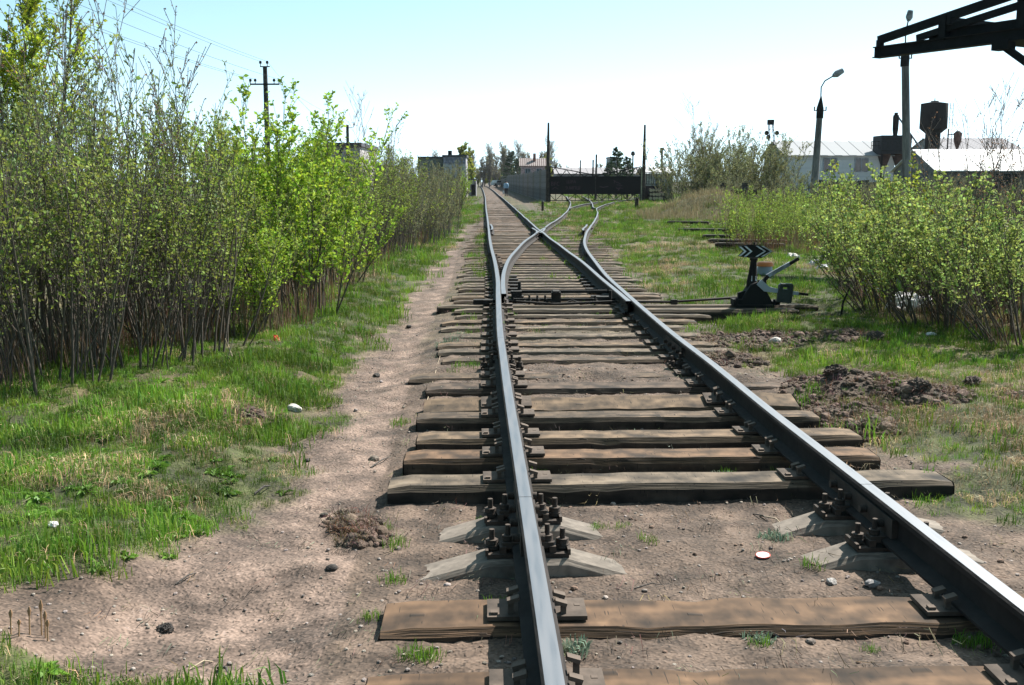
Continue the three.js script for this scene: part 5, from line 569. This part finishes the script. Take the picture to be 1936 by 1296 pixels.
// ---------------------------------------------------------------- rubbish, stake, jar lid, sticks
{
  seed = 1300;
  const bag = (px, py, sx, sy, sz, lab, m, nm, cat) => { const [x, z] = gp(px, py, 0), g = new THREE.IcosahedronGeometry(1, 4), p = g.attributes.position, s0 = px; for (let k = 0; k < p.count; k++) { const v = V(p.getX(k), p.getY(k), p.getZ(k)); const r = Math.abs(fbm(v.x * 2.2 + s0, v.y * 2.2 + v.z * 1.7, 3) - 0.5) * 2, f = 0.7 + 0.6 * r + 0.2 * fbm(v.z * 4 + s0, v.x * 4, 2); p.setXYZ(k, v.x * f * sx, Math.max(-0.25, v.y) * f * sy, v.z * f * sz); } g.computeVertexNormals(); const o = obj(nm, g, m); o.position.set(x, groundY(x, z, false), -z); tag(o, lab, cat); };
  const white = new THREE.MeshPhysicalMaterial({ color: new THREE.Color().setRGB(0.72, 0.7, 0.76), roughness: 0.6, side: THREE.DoubleSide }), pale = flat(0.5, 0.48, 0.46, 0.7);
  bag(1712, 590, 0.26, 0.2, 0.2, 'crumpled white sack under the fan shaped shrub', white, 'rubbish_sack', 'rubbish'); bag(1748, 585, 0.12, 0.17, 0.12, 'small white bag beside the crumpled sack', white, 'plastic_bag', 'rubbish'); bag(1668, 558, 0.2, 0.05, 0.12, 'flat pale plastic sheet behind the white sack', white, 'plastic_sheet', 'rubbish'); bag(1760, 638, 0.05, 0.03, 0.04, 'scrap of white paper at the foot of the right bushes', white, 'paper_scrap', 'rubbish'); bag(1433, 520, 0.08, 0.09, 0.07, 'small white bag behind the switch stand column', white, 'plastic_bag', 'rubbish'); bag(1540, 505, 0.12, 0.12, 0.1, 'pale rubbish heap among the dead stalks', pale, 'rubbish_heap', 'rubbish'); bag(1500, 490, 0.13, 0.12, 0.1, 'grey rubbish lump left in the dead stalks', pale, 'rubbish_heap', 'rubbish'); bag(1570, 490, 0.2, 0.15, 0.15, 'dark grey rubbish pile behind the yellow sapling', flat(0.2, 0.19, 0.2), 'rubbish_heap', 'rubbish'); bag(1555, 512, 0.12, 0.06, 0.08, 'white litter scrap beside the rubbish pile', white, 'paper_scrap', 'rubbish'); bag(520, 648, 0.035, 0.06, 0.03, 'small red litter scrap at the foot of the left bushes', flat(0.7, 0.06, 0.03), 'litter_scrap', 'rubbish'); bag(100, 998, 0.025, 0.02, 0.02, 'tiny white scrap in the left grass', white, 'paper_scrap', 'rubbish');
  { const [x, z] = gp(1446, 523, 0), t = thing('dented_bucket', 'overturned grey bucket with an orange base behind the switch stand', 'bucket', [x, groundY(x, z, false), -z]); const q = new MB(); q.tube([[0, 0, 0], [0, 0.14, 0]], [0.14, 0.12], 14); q.build('shell', flat(0.3, 0.31, 0.35, 0.5), t); const o = new MB(); o.tube([[0, 0.135, 0], [0, 0.19, 0], [0, 0.205, 0]], [0.145, 0.135, 0.1], 14); o.build('base', flat(0.62, 0.17, 0.03, 0.5), t); }
  { const [x, z] = gp(1443, 1047, -0.07), t = thing('jar_lid', 'white jar lid with a red rim lying on the soil', 'jar lid', [x, groundY(x, z) + 0.006, -z]); t.rotation.set(0.12, 0, 0.08); const q = new MB(); q.cyl(0, 0, 0.008, 0, 0.028, 0.03, 20); q.build('disc', flat(0.75, 0.76, 0.8, 0.35), t); const r = obj('rim', new THREE.TorusGeometry(0.03, 0.0032, 6, 24), flat(0.6, 0.06, 0.03, 0.4), t); r.rotation.x = Math.PI / 2; r.position.y = 0.006; }
  { const [x, z] = gp(1590, 592, 0), t = thing('wooden_stake', 'dark bent stake standing in the grass before the right bushes', 'stake', [x, 0, -z]); const q = new MB(); q.tube([[0, -0.1, 0], [0.02, 0.12, 0], [0.09, 0.3, 0]], [0.014, 0.012, 0.008], 6); q.build('stick', M.black, t); }
  const stick = (a, b, r, lab, m = M.poleWood) => { const [x0, z0] = gp(...a, -0.03), [x1, z1] = gp(...b, -0.03), q = new MB(); q.tube([[x0, groundY(x0, z0) + r, -z0], [(x0 + x1) / 2 + 0.01, Math.max(groundY(x0, z0), groundY(x1, z1)) + r + 0.012, -(z0 + z1) / 2], [x1, groundY(x1, z1) + r, -z1]], [r, r * 0.9, r * 0.5], 6); tag(q.build('stick', m), lab, 'stick'); };
  const pale2 = flat(0.45, 0.36, 0.26, 0.9);
  stick([1438, 950], [1490, 980], 0.004, 'thin pale stick on the soil between the rails', pale2); stick([1425, 948], [1455, 962], 0.003, 'short dark stick near the thin pale stick'); stick([800, 770], [835, 660], 0.003, 'pale stick at the sleeper ends', pale2); stick([700, 860], [735, 840], 0.005, 'brown stick at the edge of the path'); stick([480, 915], [510, 905], 0.007, 'short dark root end on the left edge of the path'); stick([355, 1228], [400, 1207], 0.003, 'whitish straw stick on the path', pale2); stick([410, 1222], [430, 1235], 0.006, 'curled dark twig on the path'); stick([330, 1085], [370, 1066], 0.004, 'dark twig at the edge of the left grass'); stick([1200, 1090], [1255, 1080], 0.003, 'thin twig near the concrete sleepers'); stick([1755, 640], [1830, 618], 0.007, 'bleached branch lying below the right bushes', pale2);
  for (const [px, py, h] of [[20, 1205, 0.09], [35, 1208, 0.06], [55, 1198, 0.1], [77, 1190, 0.13], [84, 1195, 0.1], [88, 1200, 0.08]]) { const [x, z] = gp(px, py, 0), y = groundY(x, z), t = thing('horsetail_shoot', 'tan horsetail shoot standing in the front grass patch', 'plant shoot', [x, y, -z], 0, 'horsetail shoots in the front grass'); const q = new MB(); q.tube([[0, -0.02, 0], [0.004, h * 0.7, 0]], 0.003, 6); q.build('stem', flat(0.4, 0.25, 0.14), t); const c = new MB(); c.tube([[0.004, h * 0.68, 0], [0.005, h * 0.85, 0], [0.006, h, 0]], [0.004, 0.007, 0.002], 7); c.build('cone', flat(0.3, 0.17, 0.09), t); }
  for (const [a, b, c] of [[[428, 690], [440, 640], 'pale dead stem leaning out of the left grass'], [[445, 690], [425, 640], 'second pale dead stem crossing the first at the thicket']]) { const [x, z] = gp(...a, 0), p = at(b[0], b[1], z), q = new MB(); q.tube([[x, 0, -z], [p.x, p.y, p.z]], [0.007, 0.004], 5); tag(q.build('dead_stem', flat(0.5, 0.38, 0.26, 0.9)), c, 'dead stem'); }
}
// ---------------------------------------------------------------- walker and far car
{
  const Z = 122, b = at(957, 345, Z), y0 = groundY(b.x, Z, false), R = 48, mc = new MarchingCubes(R, new THREE.MeshBasicMaterial(), false, false, 60000); mc.isolation = 0;
  const bones = [[[0, 0.95, 0], [0, 1.38, 0], 0.17, 0.19], [[0, 1.38, 0], [0, 1.52, 0.0], 0.1, 0.06], [[0, 1.6, 0.01], [0, 1.68, 0.0], 0.1, 0.095], [[-0.19, 1.4, 0], [-0.25, 1.12, 0], 0.065, 0.05], [[-0.25, 1.12, 0], [-0.26, 0.86, -0.06], 0.05, 0.036], [[0.19, 1.4, 0], [0.25, 1.12, 0.02], 0.065, 0.05], [[0.25, 1.12, 0.02], [0.24, 0.86, -0.02], 0.05, 0.036], [[-0.09, 0.95, 0], [-0.1, 0.5, -0.08], 0.1, 0.068], [[-0.1, 0.5, -0.08], [-0.1, 0.07, 0.04], 0.066, 0.045], [[-0.1, 0.05, 0.05], [-0.1, 0.04, -0.12], 0.045, 0.04], [[0.09, 0.95, 0], [0.1, 0.5, 0.04], 0.1, 0.068], [[0.1, 0.5, 0.04], [0.1, 0.07, 0.18], 0.066, 0.045], [[0.1, 0.05, 0.18], [0.1, 0.04, 0.04], 0.045, 0.04]];
  for (let k = 0; k < R; k++) for (let j = 0; j < R; j++) for (let i = 0; i < R; i++) { const x = (i / R * 2 - 1), y = (j / R * 2 - 1) + 0.9, z = (k / R * 2 - 1); let s = 0; for (const [a, c, r0, r1] of bones) { const dx = c[0] - a[0], dy = c[1] - a[1], dz = c[2] - a[2], t = clamp(((x - a[0]) * dx + (y - a[1]) * dy + (z - a[2]) * dz) / (dx * dx + dy * dy + dz * dz)), d = Math.hypot(x - a[0] - dx * t, y - a[1] - dy * t, z - a[2] - dz * t) - mix(r0, r1, t); s += Math.exp(-d * 34); } mc.field[k * R * R + j * R + i] = Math.log(s + 1e-30) / 34; }
  mc.update(); const n = mc.count, pos = mc.positionArray.slice(0, n * 3), nor = mc.normalArray.slice(0, n * 3), col = new Float32Array(n * 3); for (let k = 0; k < n; k++) { pos[k * 3 + 1] += 0.9; const y = pos[k * 3 + 1], ax = Math.abs(pos[k * 3]), c = y > 1.58 ? [0.03, 0.025, 0.025] : y > 1.5 ? [0.5, 0.35, 0.28] : ax > 0.2 && y < 0.9 ? [0.5, 0.35, 0.28] : y > 0.93 ? [0.32, 0.52, 0.72] : y > 0.09 ? [0.02, 0.02, 0.03] : [0.03, 0.02, 0.02]; col.set(c, k * 3); }
  const g = new THREE.BufferGeometry(); g.setAttribute('position', new THREE.BufferAttribute(pos, 3)); g.setAttribute('normal', new THREE.BufferAttribute(nor, 3)); g.setAttribute('color', new THREE.BufferAttribute(col, 3));
  const t = thing('person', 'person in light blue jacket walking away along the fence with a bag', 'person', [b.x, y0, -Z]); obj('body', g, new THREE.MeshStandardMaterial({ vertexColors: true, roughness: 0.85 }), t);
  for (const [x, z] of [[-0.26, -0.06], [0.24, -0.02]]) { const q = new MB(); q.box(x, 0.83, z, 0.03, 0.09, 0.075); for (let k = 0; k < 4; k++) q.tube([[x, 0.79, z - 0.028 + k * 0.019], [x, 0.75, z - 0.028 + k * 0.019], [x + (x < 0 ? 0.015 : -0.015), 0.72 + Math.abs(k - 1.5) * 0.006, z - 0.028 + k * 0.019]], [0.009, 0.009, 0.007], 5); q.tube([[x, 0.85, z - 0.035], [x, 0.8, z - 0.055], [x, 0.77, z - 0.058]], [0.011, 0.01, 0.008], 5); q.build('hand', flat(0.5, 0.35, 0.28), t); }
  const bg = new THREE.SphereGeometry(0.17, 14, 10); bg.scale(0.75, 1.25, 0.45); const bp = thing('carrier_bag', 'white carrier bag hanging from the hand of the walking person', 'bag', [b.x - 0.3, y0 + 0.43, -Z + 0.05]); obj('pouch', bg, flat(0.82, 0.82, 0.84, 0.5), bp); const q = new MB(); q.tube([[-0.05, 0.18, 0], [0.03, 0.31, -0.08], [0.07, 0.18, 0]], 0.008, 5); q.build('handle', flat(0.8, 0.8, 0.82), bp);
}
{
  const Z = 250, b = at(938, 345, Z), t = thing('white_car', 'small white car parked at the far end of the fence', 'car', [b.x, groundY(b.x, Z, false) + 0.25, -Z], 0.9), w = flat(0.8, 0.8, 0.8, 0.35); const q = new MB(); q.box(0, 0.55, 0, 3.9, 0.6, 1.6); q.build('body', w, t); const c = new MB(); c.tube([[0, 0.84, 0], [0, 1.4, 0]], [1.25, 0.95], 4); const cb = c.build('cabin', w, t); cb.rotation.y = Math.PI / 4; cb.scale.set(1, 1, 1); const g = new MB(); g.box(0, 1.1, 0.84, 1.5, 0.35, 0.06); g.build('window', flat(0.03, 0.04, 0.05, 0.1), t); for (const x of [-1.2, 1.2]) for (const z of [-0.75, 0.75]) { const o = new MB(); o.tube([[x, 0.3, z - 0.1], [x, 0.3, z + 0.1]], 0.3, 12); o.build('wheel', M.black, t); }
}
scene.traverse((o) => { if (o.isMesh) { o.castShadow = true; o.receiveShadow = true; } });
let tris = 0; scene.traverse((o) => { if (o.isMesh && !o.isInstancedMesh) tris += (o.geometry.index ? o.geometry.index.count : o.geometry.attributes.position.count) / 3; });
const ug = new Set(); let ut = 0; scene.traverse((o) => { if (o.isMesh && !ug.has(o.geometry)) { ug.add(o.geometry); ut += o.geometry.index ? o.geometry.index.count / 3 : 0; } });
console.log('unique', Math.round(ut), 'triangles', Math.round(tris), 'willow', willow[0].n, 'green', green[0].n, 'olive', olive[0].n, 'yTree', yTree.n, 'farTree', farTree[0].n, 'farGreen', farGreen[0].n);
renderer.render(scene, camera);
